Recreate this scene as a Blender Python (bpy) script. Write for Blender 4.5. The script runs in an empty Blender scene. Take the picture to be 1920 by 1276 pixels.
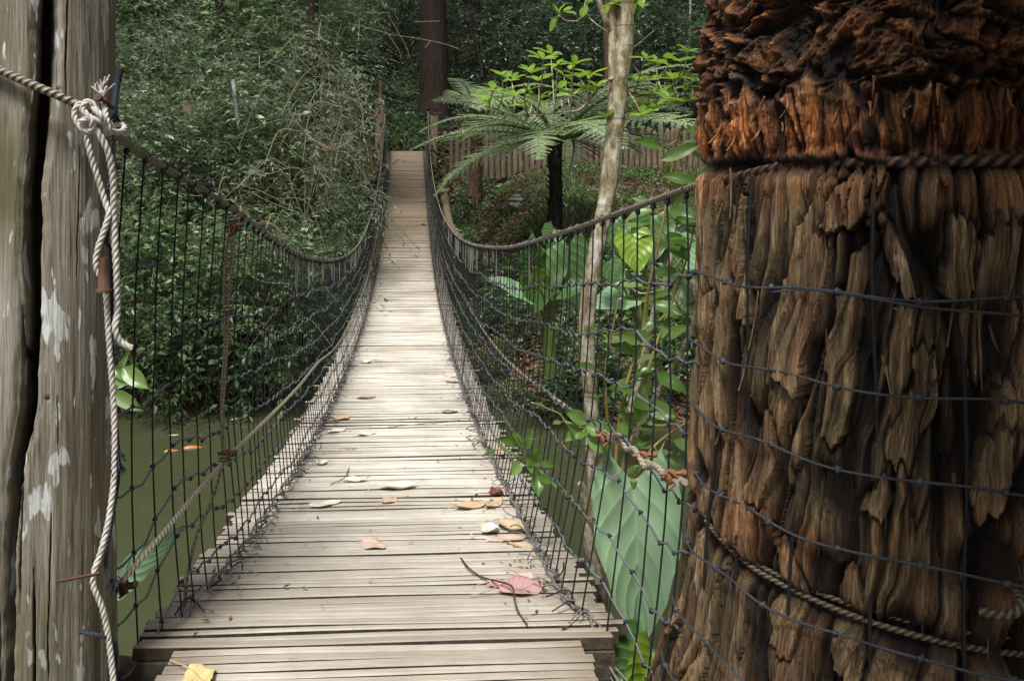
import bpy, math, random
import numpy as np
from mathutils import Vector

# ---------------------------------------------------------------- setup
scene = bpy.context.scene
COL = scene.collection
F, CX, HZ = 1440.0, 830.0, 330.0          # focal length and principal point of the level lens, photo pixels
rng = np.random.default_rng(7)
random.seed(7)

def at(px, py, d):
    """point seen at a photo pixel at distance d in front of the lens"""
    return np.array([(px - CX) / F * d, d, (HZ - py) / F * d])

def sstep(a, b, x):
    t = np.clip((x - a) / (b - a), 0, 1)
    return t * t * (3 - 2 * t)

# ---------------------------------------------------------------- numpy gradient noise
_perm = np.random.default_rng(11).permutation(256)
_perm = np.concatenate([_perm, _perm])
_g = np.random.default_rng(12).normal(size=(256, 3)); _g /= np.linalg.norm(_g, axis=1)[:, None]
def perlin(x, y, z=0.0):
    x, y, z = np.broadcast_arrays(np.asarray(x, float), np.asarray(y, float), np.asarray(z, float))
    xi, yi, zi = np.floor(x).astype(int), np.floor(y).astype(int), np.floor(z).astype(int)
    xf, yf, zf = x - xi, y - yi, z - zi
    u, v, w = [t * t * t * (t * (t * 6 - 15) + 10) for t in (xf, yf, zf)]
    def g(i, j, k):
        h = _perm[(_perm[(_perm[(xi + i) & 255] + yi + j) & 255] + zi + k) & 255]
        gg = _g[h]
        return gg[..., 0] * (xf - i) + gg[..., 1] * (yf - j) + gg[..., 2] * (zf - k)
    def L(a, b, t): return a + t * (b - a)
    return 1.6 * L(L(L(g(0,0,0), g(1,0,0), u), L(g(0,1,0), g(1,1,0), u), v),
                   L(L(g(0,0,1), g(1,0,1), u), L(g(0,1,1), g(1,1,1), u), v), w)
def fbm(x, y, z=0.0, o=4):
    s, a = 0, 1.0
    for k in range(o):
        s = s + a * perlin(x * 2 ** k + 17 * k, y * 2 ** k + 5 * k, z)
        a *= .5
    return s

def worley(x, y, seed=0):
    """distance to nearest, second nearest cell point, random id of the nearest cell"""
    xi, yi = np.floor(x).astype(int), np.floor(y).astype(int)
    f1 = np.full(x.shape, 9.0); f2 = np.full(x.shape, 9.0); idn = np.zeros(x.shape); dx1 = np.zeros(x.shape)
    rr = np.random.default_rng(1000 + seed).random((3, 512))
    for i in (-1, 0, 1):
        for j in (-1, 0, 1):
            h = (_perm[(_perm[(xi + i + seed * 7) & 255] + yi + j) & 255])
            px, py = xi + i + rr[0][h], yi + j + rr[1][h]
            d = np.hypot(x - px, y - py); c = d < f1
            f2 = np.where(c, f1, np.minimum(f2, d)); idn = np.where(c, rr[2][h], idn); dx1 = np.where(c, x - px, dx1); f1 = np.where(c, d, f1)
    return f1, f2, idn, dx1

# ---------------------------------------------------------------- mesh collector
class MB:
    """collects vertices / faces with three floats per vertex (tint, u, v) and becomes ONE mesh object"""
    def __init__(s): s.V, s.D, s.F, s.M, s.n = [], [], [], [], 0
    def add(s, v, f, dat=None, mat=0):
        v = np.asarray(v, float).reshape(-1, 3)
        if dat is None: dat = np.zeros((len(v), 3))
        s.V.append(v); s.D.append(np.broadcast_to(np.asarray(dat, float), (len(v), 3)))
        f = np.asarray(f, int) + s.n
        s.F.append(f); s.M.append(np.full(len(f), mat, int)); s.n += len(v)
    def data(s, name, mats, smooth=True):
        me = bpy.data.meshes.new(name)
        V = np.concatenate(s.V); D = np.concatenate(s.D)
        me.vertices.add(len(V)); me.vertices.foreach_set('co', V.astype(np.float32).ravel())
        tot = np.concatenate([np.full(len(f), f.shape[1]) for f in s.F])
        idx = np.concatenate([f.ravel() for f in s.F])
        me.loops.add(len(idx)); me.loops.foreach_set('vertex_index', idx.astype(np.int32))
        me.polygons.add(len(tot))
        me.polygons.foreach_set('loop_start', (np.cumsum(tot) - tot).astype(np.int32))
        me.polygons.foreach_set('material_index', np.concatenate(s.M).astype(np.int32))
        me.polygons.foreach_set('use_smooth', np.full(len(tot), smooth))
        me.update(calc_edges=True); me.validate()
        a = me.attributes.new('dat', 'FLOAT_VECTOR', 'POINT')
        a.data.foreach_set('vector', D.astype(np.float32).ravel())
        for m in (mats if isinstance(mats, (list, tuple)) else [mats]): me.materials.append(m)
        return me
    def build(s, name, mats, parent=None, smooth=True):
        o = bpy.data.objects.new(name, s.data(name, mats, smooth))
        COL.objects.link(o)
        if parent is not None: o.parent = parent
        return o

def tag(o, label=None, cat=None, group=None, kind=None):
    if label: o['label'] = label
    if cat: o['category'] = cat
    if group: o['group'] = group
    if kind: o['kind'] = kind
    return o
def empty(name, label, cat, loc=(0, 0, 0), rz=0, group=None):
    o = bpy.data.objects.new(name, None); COL.objects.link(o)
    o.location = loc; o.rotation_euler = (0, 0, rz); o.empty_display_size = .1
    return tag(o, label, cat, group)
def copy_thing(o, parent=None):
    c = o.copy(); COL.objects.link(c)
    if parent is not None: c.parent = parent
    for ch in list(o.children): copy_thing(ch, c)
    return c

# ---------------------------------------------------------------- paths, tubes, ropes
def spline(P, step):
    P = np.asarray(P, float)
    if len(P) < 3:
        n = max(2, int(np.linalg.norm(P[-1] - P[0]) / step) + 1)
        return P[0] + (P[-1] - P[0]) * np.linspace(0, 1, n)[:, None]
    Q = np.vstack([2 * P[0] - P[1], P, 2 * P[-1] - P[-2]])
    out = []
    for i in range(1, len(Q) - 2):
        p0, p1, p2, p3 = Q[i - 1:i + 3]
        n = max(1, int(round(np.linalg.norm(p2 - p1) / step)))
        t = (np.arange(n) / n)[:, None]
        out.append(.5 * ((2 * p1) + (-p0 + p2) * t + (2 * p0 - 5 * p1 + 4 * p2 - p3) * t ** 2 + (-p0 + 3 * p1 - 3 * p2 + p3) * t ** 3))
    out.append(P[-1:])
    return np.vstack(out)
def frames(P):
    T = np.gradient(P, axis=0); T /= np.linalg.norm(T, axis=1)[:, None] + 1e-12
    N = np.zeros_like(P); n = np.cross(T[0], [0.3, .2, 1.0])
    if np.linalg.norm(n) < 1e-3: n = np.cross(T[0], [1, 0, 0])
    for i in range(len(P)):
        n = n - T[i] * n.dot(T[i]); n /= np.linalg.norm(n) + 1e-12; N[i] = n
    return T, N, np.cross(T, N)
def tube(mb, P, r, n=6, tint=0.0, mat=0, cap=True):
    P = np.asarray(P, float); m = len(P)
    r = np.broadcast_to(np.asarray(r, float), (m,))
    T, N, B = frames(P)
    a = np.linspace(0, 2 * math.pi, n + 1)
    V = P[:, None] + r[:, None, None] * (np.cos(a)[None, :, None] * N[:, None] + np.sin(a)[None, :, None] * B[:, None])
    s = np.concatenate([[0], np.cumsum(np.linalg.norm(np.diff(P, axis=0), axis=1))])
    D = np.stack([np.full((m, n + 1), tint), np.repeat(s[:, None], n + 1, 1), np.repeat((a / (2 * math.pi))[None], m, 0)], -1)
    i, j = np.meshgrid(np.arange(m - 1), np.arange(n), indexing='ij')
    k = (i * (n + 1) + j).ravel()
    mb.add(V.reshape(-1, 3), np.stack([k, k + 1, k + n + 2, k + n + 1], 1), D.reshape(-1, 3), mat)
    if cap:
        for e in (0, m - 1):
            ring = V[e, :n]; mb.add(np.vstack([ring, P[e]]), [[q, (q + 1) % n, n] for q in range(n)], [tint, s[e], 0], mat)
def rope(mb, P, R, strands=3, pitch=None, tint=0.0, n=6, mat=0):
    P = spline(P, R * .7); pitch = pitch or R * 6
    T, N, B = frames(P)
    s = np.concatenate([[0], np.cumsum(np.linalg.norm(np.diff(P, axis=0), axis=1))])
    r = R * (.54 if strands == 3 else .36); off = R - r
    for k in range(strands):
        a = s / pitch * 2 * math.pi + k * 2 * math.pi / strands
        tube(mb, P + off * (np.cos(a)[:, None] * N + np.sin(a)[:, None] * B), r, n, tint + .06 * k, mat)
    if strands > 3: tube(mb, P, off * .9, 6, tint, mat)
def blob(mb, c, r, seed=0, sub=6, amp=.2, tint=0.0, mat=0, sc=(1, 1, 1)):
    """lumpy rounded solid"""
    th = np.linspace(0, math.pi, sub + 1); ph = np.linspace(0, 2 * math.pi, sub * 2, endpoint=False)
    A, Bp = np.meshgrid(th, ph, indexing='ij')
    d = np.stack([np.sin(A) * np.cos(Bp), np.sin(A) * np.sin(Bp), np.cos(A)], -1)
    q = 1 + amp * perlin(d[..., 0] * 1.7 + seed * 3.1, d[..., 1] * 1.7, d[..., 2] * 1.7 + seed)
    V = np.asarray(c) + d * (q * r)[..., None] * np.asarray(sc)
    w = sub * 2; i, j = np.meshgrid(np.arange(sub), np.arange(w), indexing='ij')
    a = i * w + j; b = i * w + (j + 1) % w
    mb.add(V.reshape(-1, 3), np.stack([a, a + w, b + w, b], -1).reshape(-1, 4), [tint, 0, 0], mat)
def box(mb, c, s, rz=0.0, bev=.004, tint=0.0, mat=0):
    """box with chamfered edges: profile rings stacked along z"""
    c = np.asarray(c, float); x, y, z = np.asarray(s, float) / 2
    rings = []
    for zz, k in ((-z, bev), (-z + bev, 0), (z - bev, 0), (z, bev)):
        rings.append([[-x + k, -y + k, zz], [x - k, -y + k, zz], [x - k, y - k, zz], [-x + k, y - k, zz]])
    V = np.array(rings).reshape(-1, 3)
    cs, sn = math.cos(rz), math.sin(rz)
    V = np.stack([V[:, 0] * cs - V[:, 1] * sn, V[:, 0] * sn + V[:, 1] * cs, V[:, 2]], 1) + c
    f = [[3, 2, 1, 0], [12, 13, 14, 15]]
    for k in range(3):
        for j in range(4): f.append([k * 4 + j, k * 4 + (j + 1) % 4, k * 4 + 4 + (j + 1) % 4, k * 4 + 4 + j])
    mb.add(V, f, [tint, 0, 0], mat)
def gridmesh(mb, V, D=None, mat=0):
    a, b = V.shape[:2]
    i, j = np.meshgrid(np.arange(a - 1), np.arange(b - 1), indexing='ij'); k = (i * b + j).ravel()
    mb.add(V.reshape(-1, 3), np.stack([k, k + 1, k + b + 1, k + b], 1), None if D is None else D.reshape(-1, 3), mat)

# ---------------------------------------------------------------- materials
class NT:
    def __init__(s, name):
        s.m = bpy.data.materials.new(name); s.m.use_nodes = True
        s.t = s.m.node_tree; s.p = s.t.nodes['Principled BSDF']; s.out = s.t.nodes['Material Output']
    def n(s, typ, **k):
        x = s.t.nodes.new(typ)
        for a, b in k.items(): setattr(x, a, b)
        return x
    def l(s, a, b): s.t.links.new(a, b)
    def dat(s):
        a = s.n('ShaderNodeAttribute', attribute_name='dat'); q = s.n('ShaderNodeSeparateXYZ'); s.l(a.outputs['Vector'], q.inputs[0]); return q.outputs
    def coord(s, scale=(1, 1, 1), which='Object'):
        c = s.n('ShaderNodeTexCoord'); m = s.n('ShaderNodeMapping'); m.inputs['Scale'].default_value = scale
        s.l(c.outputs[which], m.inputs[0]); return m.outputs[0]
    def noise(s, vec, scale=1, detail=4, rough=.6):
        x = s.n('ShaderNodeTexNoise'); x.inputs['Scale'].default_value = scale; x.inputs['Detail'].default_value = detail
        x.inputs['Roughness'].default_value = rough; s.l(vec, x.inputs['Vector']); return x.outputs['Fac']
    def ramp(s, fac, stops):
        r = s.n('ShaderNodeValToRGB'); e = r.color_ramp.elements
        while len(e) < len(stops): e.new(.5)
        for q, (p, c) in zip(e, stops): q.position = p; q.color = (*c, 1) if len(c) == 3 else c
        s.l(fac, r.inputs[0]); return r.outputs[0]
    def mix(s, fac, a, b, mode='MIX'):
        x = s.n('ShaderNodeMix', data_type='RGBA', blend_type=mode)
        for v, i in ((fac, 0), (a, 6), (b, 7)):
            if hasattr(v, 'is_output'): s.l(v, x.inputs[i])
            else: x.inputs[i].default_value = v if i == 0 else (*v, 1)
        return x.outputs[2]
    def math(s, op, a, b=None, clamp=False):
        x = s.n('ShaderNodeMath', operation=op, use_clamp=clamp)
        for v, i in ((a, 0), (b, 1)):
            if v is None: continue
            if hasattr(v, 'is_output'): s.l(v, x.inputs[i])
            else: x.inputs[i].default_value = v
        return x.outputs[0]
    def bump(s, h, strength=.4, dist=.01, prev=None):
        b = s.n('ShaderNodeBump'); b.inputs['Strength'].default_value = strength; b.inputs['Distance'].default_value = dist
        s.l(h, b.inputs['Height'])
        if prev is not None: s.l(prev, b.inputs['Normal'])
        return b.outputs[0]
    def done(s, color=None, rough=.8, normal=None, spec=.3):
        if color is not None:
            if hasattr(color, 'is_output'): s.l(color, s.p.inputs['Base Color'])
            else: s.p.inputs['Base Color'].default_value = (*color, 1)
        if hasattr(rough, 'is_output'): s.l(rough, s.p.inputs['Roughness'])
        else: s.p.inputs['Roughness'].default_value = rough
        s.p.inputs['Specular IOR Level'].default_value = spec
        if normal is not None: s.l(normal, s.p.inputs['Normal'])
        return s.m

def leaf_mat(name, dark, mid, light, transl=.3, rough=.42, spec=.5, tcol=None):
    t = NT(name); d = t.dat()
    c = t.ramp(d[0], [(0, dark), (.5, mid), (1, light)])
    nz = t.noise(t.coord((1, 1, 1)), 9, 2)
    c = t.mix(t.math('MULTIPLY', nz, .5), c, dark)
    t.done(c, rough, None, spec)
    tr = t.n('ShaderNodeBsdfTranslucent')
    t.l(t.mix(.5, c, tcol or light), tr.inputs['Color'])
    mx = t.n('ShaderNodeMixShader'); mx.inputs[0].default_value = transl
    t.l(t.p.outputs[0], mx.inputs[1]); t.l(tr.outputs[0], mx.inputs[2]); t.l(mx.outputs[0], t.out.inputs['Surface'])
    return t.m
M = {}
M['leaf'] = leaf_mat('small_leaf', (.018, .042, .015), (.068, .135, .048), (.26, .36, .16), rough=.38)
M['leaf_dark'] = leaf_mat('dark_leaf', (.010, .027, .015), (.040, .080, .044), (.17, .25, .15), rough=.34)
M['leaf_grey'] = leaf_mat('grey_green_leaf', (.05, .08, .05), (.15, .21, .13), (.33, .40, .27), rough=.5)
M['leaf_lime'] = leaf_mat('lime_leaf', (.10, .20, .02), (.20, .36, .04), (.32, .50, .10), transl=.5, tcol=(.5, .75, .08))
M['leaf_broad'] = leaf_mat('broad_leaf', (.05, .11, .02), (.10, .20, .035), (.22, .33, .10), transl=.4, tcol=(.3, .5, .05), rough=.33)
M['fern'] = leaf_mat('fern_leaf', (.13, .20, .10), (.31, .41, .25), (.52, .60, .45), transl=.35, rough=.5)
M['cover'] = leaf_mat('ground_cover_leaf', (.03, .06, .015), (.09, .15, .04), (.22, .28, .10), rough=.4)

def ear_mat(name, a, b, vein, dark):
    t = NT(name); d = t.dat()
    # side veins run out from the midrib: lines of constant (u - k|v|)
    av = t.math('ABSOLUTE', d[2])
    ph = t.math('SUBTRACT', t.math('MULTIPLY', d[1], 6.0), t.math('MULTIPLY', av, 2.6))
    sv = t.math('POWER', t.math('ABSOLUTE', t.math('COSINE', t.math('MULTIPLY', ph, math.pi))), 22.0)
    mid = t.math('SUBTRACT', 1.0, t.math('MULTIPLY', av, 26.0), clamp=True)
    v = t.math('MAXIMUM', sv, mid)
    nz = t.noise(t.coord((1, 1, 1)), 7, 4)
    c = t.mix(nz, a, b); c = t.mix(t.math('MULTIPLY', d[0], .8), c, dark)
    c = t.mix(t.math('MULTIPLY', v, .42), c, vein)
    sp = t.noise(t.coord((1, 1, 1)), 55, 2); c = t.mix(t.ramp(sp, [(.70, (0, 0, 0)), (.74, (.8, .8, .8))]), c, (.16, .12, .05))
    c = t.mix(t.math('MULTIPLY', t.noise(t.coord((1, 1, 1)), 3.0, 3), .45), c, dark)
    puff = t.math('ADD', t.math('MULTIPLY', t.math('ABSOLUTE', t.math('SINE', t.math('MULTIPLY', ph, math.pi))), .6), t.math('MULTIPLY', nz, .5))
    t.done(c, .38, t.bump(puff, .6, .012), .45)
    tr = t.n('ShaderNodeBsdfTranslucent'); t.l(c, tr.inputs['Color'])
    mx = t.n('ShaderNodeMixShader'); mx.inputs[0].default_value = .3
    t.l(t.p.outputs[0], mx.inputs[1]); t.l(tr.outputs[0], mx.inputs[2]); t.l(mx.outputs[0], t.out.inputs['Surface'])
    return t.m
M['ear'] = ear_mat('elephant_ear_leaf', (.055, .125, .032), (.105, .20, .055), (.25, .35, .14), (.018, .055, .014))
M['ear_lime'] = ear_mat('yellowing_ear_leaf', (.16, .26, .02), (.26, .38, .03), (.4, .48, .1), (.10, .2, .02))
M['ear_pale'] = ear_mat('pale_ear_leaf', (.24, .39, .21), (.35, .50, .31), (.52, .66, .46), (.10, .24, .07))

def bark(name, a, b, c_, sc=(30, 30, 3), bs=.5, moss=None, rough=.85):
    t = NT(name); v = t.coord(sc)
    n1 = t.noise(v, 1, 6, .65); c = t.ramp(n1, [(.25, a), (.5, b), (.75, c_)])
    if moss:
        n2 = t.noise(t.coord((1, 1, 1)), 5, 4); c = t.mix(t.ramp(n2, [(.48, (0, 0, 0)), (.62, (1, 1, 1))]), c, moss)
    return t.done(c, rough, t.bump(n1, bs, .02), .2)
M['bark_dark'] = bark('dark_bark', (.005, .004, .003), (.016, .011, .008), (.045, .030, .020), bs=.9)
M['bark_brown'] = bark('brown_bark', (.03, .018, .01), (.08, .05, .028), (.14, .09, .055), bs=.8)
M['twig'] = bark('twig', (.07, .05, .03), (.14, .105, .065), (.24, .19, .125))
M['vine'] = bark('dry_vine', (.17, .135, .08), (.27, .22, .14), (.4, .34, .24))
M['stem_green'] = bark('green_stem', (.08, .13, .03), (.13, .18, .05), (.2, .22, .08), bs=.1, rough=.5)
M['stem_tan'] = bark('tan_stem', (.14, .10, .03), (.24, .18, .06), (.34, .26, .11), bs=.2, rough=.6)
M['stone'] = bark('stone', (.10, .10, .085), (.2, .2, .18), (.34, .33, .3), sc=(18, 18, 18), bs=.5)
M['stake'] = bark('fence_stake', (.055, .040, .025), (.12, .09, .058), (.23, .185, .13), sc=(25, 25, 3), bs=.6)

def pale_bark():
    t = NT('pale_bark')
    n1 = t.noise(t.coord((26, 26, 12)), 1.3, 6, .7)
    c = t.ramp(n1, [(.30, (.10, .072, .035)), (.44, (.22, .175, .09)), (.54, (.38, .34, .25)), (.68, (.62, .60, .53))])
    ring = t.noise(t.coord((3, 3, 70)), 1, 2); c = t.mix(t.ramp(ring, [(.62, (0, 0, 0)), (.7, (.8, .8, .8))]), c, (.05, .035, .02))
    lum = t.noise(t.coord((40, 40, 30)), 1, 3)
    return t.done(c, .75, t.bump(t.math('ADD', n1, t.math('MULTIPLY', lum, .5)), .6, .008), .25)
M['bark_pale'] = pale_bark()

def post_mat():
    t = NT('weathered_post'); d = t.dat()
    n1 = t.noise(t.coord((38, 38, 2.0)), 1, 8, .75); n2 = t.noise(t.coord((5, 5, 1.6)), 1, 5); n3 = t.noise(t.coord((210, 210, 7)), 1, 4, .65)
    c = t.ramp(n1, [(.28, (.075, .062, .044)), (.43, (.18, .158, .118)), (.55, (.275, .25, .20)), (.72, (.42, .40, .35))])
    c = t.mix(t.ramp(n2, [(.42, (0, 0, 0)), (.66, (.7, .7, .7))]), c, (.155, .125, .075))
    c = t.mix(1.0, c, t.ramp(n3, [(.32, (.45, .43, .40)), (.46, (.95, .95, .95)), (.7, (1.2, 1.2, 1.2))]), 'MULTIPLY')
    # chalky flakes left of old whitewash
    fl = t.noise(t.coord((17, 17, 5.5)), 1, 3, .5); fm = t.ramp(fl, [(.635, (0, 0, 0)), (.65, (1, 1, 1))])
    fl2 = t.noise(t.coord((60, 60, 13)), 1, 3, .5); fm2 = t.ramp(fl2, [(.67, (0, 0, 0)), (.70, (1, 1, 1))])
    fm = t.math('MAXIMUM', fm, fm2)
    gr = t.noise(t.coord((120, 120, 10)), 1, 3); fm = t.math('MULTIPLY', fm, t.ramp(gr, [(.3, (.1, .1, .1)), (.48, (1, 1, 1))]))
    c = t.mix(t.math('MULTIPLY', fm, .85), c, (.60, .62, .60))
    c = t.mix(t.math('MULTIPLY', d[1], .7), c, (.085, .085, .028))
    c = t.mix(d[0], c, (.012, .009, .006))
    return t.done(c, .85, t.bump(t.math('ADD', n1, t.math('MULTIPLY', n3, .6)), .8, .008), .2)
M['post'] = post_mat()

def stump_mat():
    t = NT('fibrous_bark'); d = t.dat()
    f1 = t.noise(t.coord((55, 55, 3.5)), 1, 8, .75); f2 = t.noise(t.coord((9, 9, 4)), 1, 5); f4 = t.noise(t.coord((330, 330, 11)), 1, 3, .6)
    low = t.ramp(f1, [(.28, (.036, .018, .009)), (.43, (.125, .075, .038)), (.56, (.25, .175, .10)), (.72, (.50, .42, .30))])
    low = t.mix(t.ramp(f2, [(.40, (0, 0, 0)), (.64, (.85, .85, .85))]), low, (.105, .088, .045))
    low = t.mix(t.ramp(t.noise(t.coord((6, 6, 2.5)), 1.3, 4), [(.52, (0, 0, 0)), (.68, (.7, .7, .7))]), low, (.13, .055, .024))
    f3 = t.noise(t.coord((40, 40, 22)), 1, 8, .75)
    up = t.ramp(f3, [(.28, (.06, .018, .007)), (.44, (.26, .080, .020)), (.57, (.42, .165, .052)), (.74, (.54, .38, .20))])
    c = t.mix(d[1], low, up)
    c = t.mix(1.0, c, t.ramp(f4, [(.30, (.42, .40, .38)), (.5, (.95, .95, .95)), (.68, (1.5, 1.5, 1.45))]), 'MULTIPLY')
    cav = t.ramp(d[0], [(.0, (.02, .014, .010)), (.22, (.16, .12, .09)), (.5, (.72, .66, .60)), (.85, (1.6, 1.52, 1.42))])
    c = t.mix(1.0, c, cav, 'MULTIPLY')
    h = t.math('ADD', f1, t.math('MULTIPLY', f4, .6))
    return t.done(c, .62, t.bump(h, 1.0, .012), .4)
M['stump'] = stump_mat()

def slat_mat():
    t = NT('deck_slat'); d = t.dat()
    n1 = t.noise(t.coord((2.5, 60, 60)), 1, 7, .7); n2 = t.noise(t.coord((1.6, 1.1, 1)), 1.2, 4); n3 = t.noise(t.coord((7, 260, 260)), 1, 4)
    c = t.ramp(n1, [(.25, (.40, .355, .28)), (.43, (.64, .59, .495)), (.57, (.77, .73, .64)), (.75, (.86, .83, .76))])
    c = t.mix(t.math('MULTIPLY', d[0], .5), c, (.27, .225, .165))
    c = t.mix(t.ramp(n2, [(.42, (0, 0, 0)), (.68, (.6, .6, .6))]), c, (.33, .29, .235))
    c = t.mix(d[2], c, (.15, .105, .062))                       # brown dirt towards the far end and along the edges, painted shade at the near end
    n4 = t.noise(t.coord((13, 80, 10)), 1, 5, .7); c = t.mix(t.ramp(n4, [(.60, (0, 0, 0)), (.72, (.55, .55, .55))]), c, (.13, .10, .065))
    return t.done(c, .72, t.bump(t.math('ADD', n1, n3), .5, .006), .3)
M['slat'] = slat_mat()
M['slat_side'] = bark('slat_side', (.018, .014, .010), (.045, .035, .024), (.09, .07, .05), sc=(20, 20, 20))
M['beam'] = bark('old_beam', (.03, .025, .018), (.07, .055, .04), (.12, .10, .075), sc=(20, 20, 20))

def twist_mat(name, a, b, freq, turns=1, rough=.6, metal=0, dist=.004):
    t = NT(name); d = t.dat()
    s = t.math('SINE', t.math('MULTIPLY', t.math('ADD', t.math('MULTIPLY', d[1], freq), t.math('MULTIPLY', d[2], turns)), 2 * math.pi))
    s = t.math('MULTIPLY_ADD', s, .5); s.node.inputs[2].default_value = .5
    nz = t.noise(t.coord((14, 14, 14)), 1, 4)
    c = t.mix(t.math('MULTIPLY', s, t.math('ADD', nz, .3)), a, b)
    t.p.inputs['Metallic'].default_value = metal
    return t.done(c, rough, t.bump(s, .9, dist), .35)
M['cable'] = twist_mat('steel_cable', (.085, .075, .05), (.38, .335, .25), 62, 2, .55, .0, .006)
M['cable_rust'] = twist_mat('rusty_cable', (.022, .013, .009), (.155, .10, .07), 40, 2, .6, .2, .006)
M['cable_pale'] = twist_mat('pale_cable', (.22, .19, .13), (.46, .41, .31), 60, 2, .6)
M['cable_dull'] = twist_mat('dull_cable', (.035, .026, .017), (.19, .15, .095), 70, 2, .6)
M['rope_tan'] = twist_mat('tan_rope', (.10, .085, .055), (.30, .26, .18), 45, 1, .8)
def plain(name, col, rough=.7, var=.4, sc=40, metal=0, spec=.3):
    t = NT(name); nz = t.noise(t.coord((sc, sc, sc)), 1, 4)
    c = t.mix(nz, tuple(x * (1 - var) for x in col), tuple(x * (1 + var) for x in col))
    t.p.inputs['Metallic'].default_value = metal
    return t.done(c, rough, t.bump(nz, .3, .004), spec)
M['cord_black'] = plain('black_cord', (.010, .011, .012), .6)
M['cord_grey'] = plain('grey_cord', (.12, .12, .125), .55)
M['cord_lacing'] = plain('lacing_cord', (.17, .155, .135), .7, .6)
M['cord_navy'] = plain('navy_cord', (.018, .022, .035), .6)
M['cord_blue'] = plain('blue_grey_cord', (.040, .045, .054), .5)
M['rope_white'] = plain('white_rope', (.50, .47, .42), .8, .5, 60)
M['rust'] = plain('rust', (.085, .040, .026), .8, .6, 60)
M['rust_tan'] = plain('pale_rust', (.22, .11, .055), .8, .6, 60)

def dry(name, a, b, c_):
    t = NT(name); d = t.dat()
    nz = t.noise(t.coord((30, 30, 30)), 1, 5)
    c = t.mix(nz, a, b)
    mid = t.math('SUBTRACT', 1.0, t.math('MULTIPLY', t.math('ABSOLUTE', d[2]), 14.0), clamp=True)
    av = t.math('ABSOLUTE', d[2])
    sv = t.math('POWER', t.math('ABSOLUTE', t.math('COSINE', t.math('SUBTRACT', t.math('MULTIPLY', d[1], 26.0), t.math('MULTIPLY', av, 7.0)))), 12.0)
    c = t.mix(t.math('MAXIMUM', mid, t.math('MULTIPLY', sv, .35)), c, c_)
    return t.done(c, .6, t.bump(nz, .3, .004), .35)
DRY = {'tan': dry('tan_dry_leaf', (.42, .29, .17), (.58, .44, .29), (.3, .19, .1)),
       'cream': dry('cream_dry_leaf', (.62, .54, .40), (.75, .68, .55), (.5, .4, .27)),
       'pink': dry('pink_dry_leaf', (.34, .18, .18), (.46, .29, .28), (.25, .10, .10)),
       'blush': dry('blush_dry_leaf', (.48, .35, .27), (.58, .45, .35), (.36, .24, .17)),
       'brown': dry('brown_dry_leaf', (.10, .035, .022), (.2, .08, .045), (.08, .03, .02)),
       'orange': dry('orange_dry_leaf', (.34, .17, .07), (.46, .28, .13), (.3, .12, .03)),
       'yellow': dry('yellow_dry_leaf', (.5, .30, .04), (.72, .62, .38), (.35, .2, .05)),
       'green': dry('green_fallen_leaf', (.12, .17, .05), (.22, .26, .1), (.3, .3, .14))}

def ground_mat():
    t = NT('soil'); v = t.coord((1, 1, 1))
    n1 = t.noise(v, 1.1, 8, .7); n2 = t.noise(v, 14, 6, .75); n3 = t.noise(v, 55, 3)
    c = t.ramp(n2, [(.28, (.016, .010, .006)), (.48, (.055, .032, .020)), (.62, (.11, .062, .036)), (.78, (.2, .13, .085))])
    c = t.mix(t.ramp(n1, [(.45, (0, 0, 0)), (.62, (.8, .8, .8))]), c, (.030, .040, .014))
    return t.done(c, .95, t.bump(t.math('ADD', n2, t.math('MULTIPLY', n3, .4)), .8, .06), .1)
M['ground'] = ground_mat()
def water_mat():
    t = NT('pond_water'); v = t.coord((1, 1, 1))
    n = t.noise(v, 2.2, 3, .5); n2 = t.noise(v, .35, 3)
    c = t.mix(n2, (.040, .046, .021), (.060, .066, .032))
    t.p.inputs['IOR'].default_value = 1.33
    return t.done(c, .035, t.bump(n, .035, .03), 1.0)
M['water'] = water_mat()
M['litter'] = leaf_mat('leaf_litter', (.03, .016, .010), (.13, .072, .042), (.34, .23, .16), transl=.05, rough=.6)
M['fish'] = plain('orange_fish', (.42, .15, .05), .3, .3, 20)
M['board'] = bark('old_board', (.16, .13, .085), (.24, .2, .135), (.32, .275, .2), sc=(3, 30, 30), bs=.2)
M['palepaint'] = plain('pale_strip', (.17, .20, .19), .6, .5, 15)

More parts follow.
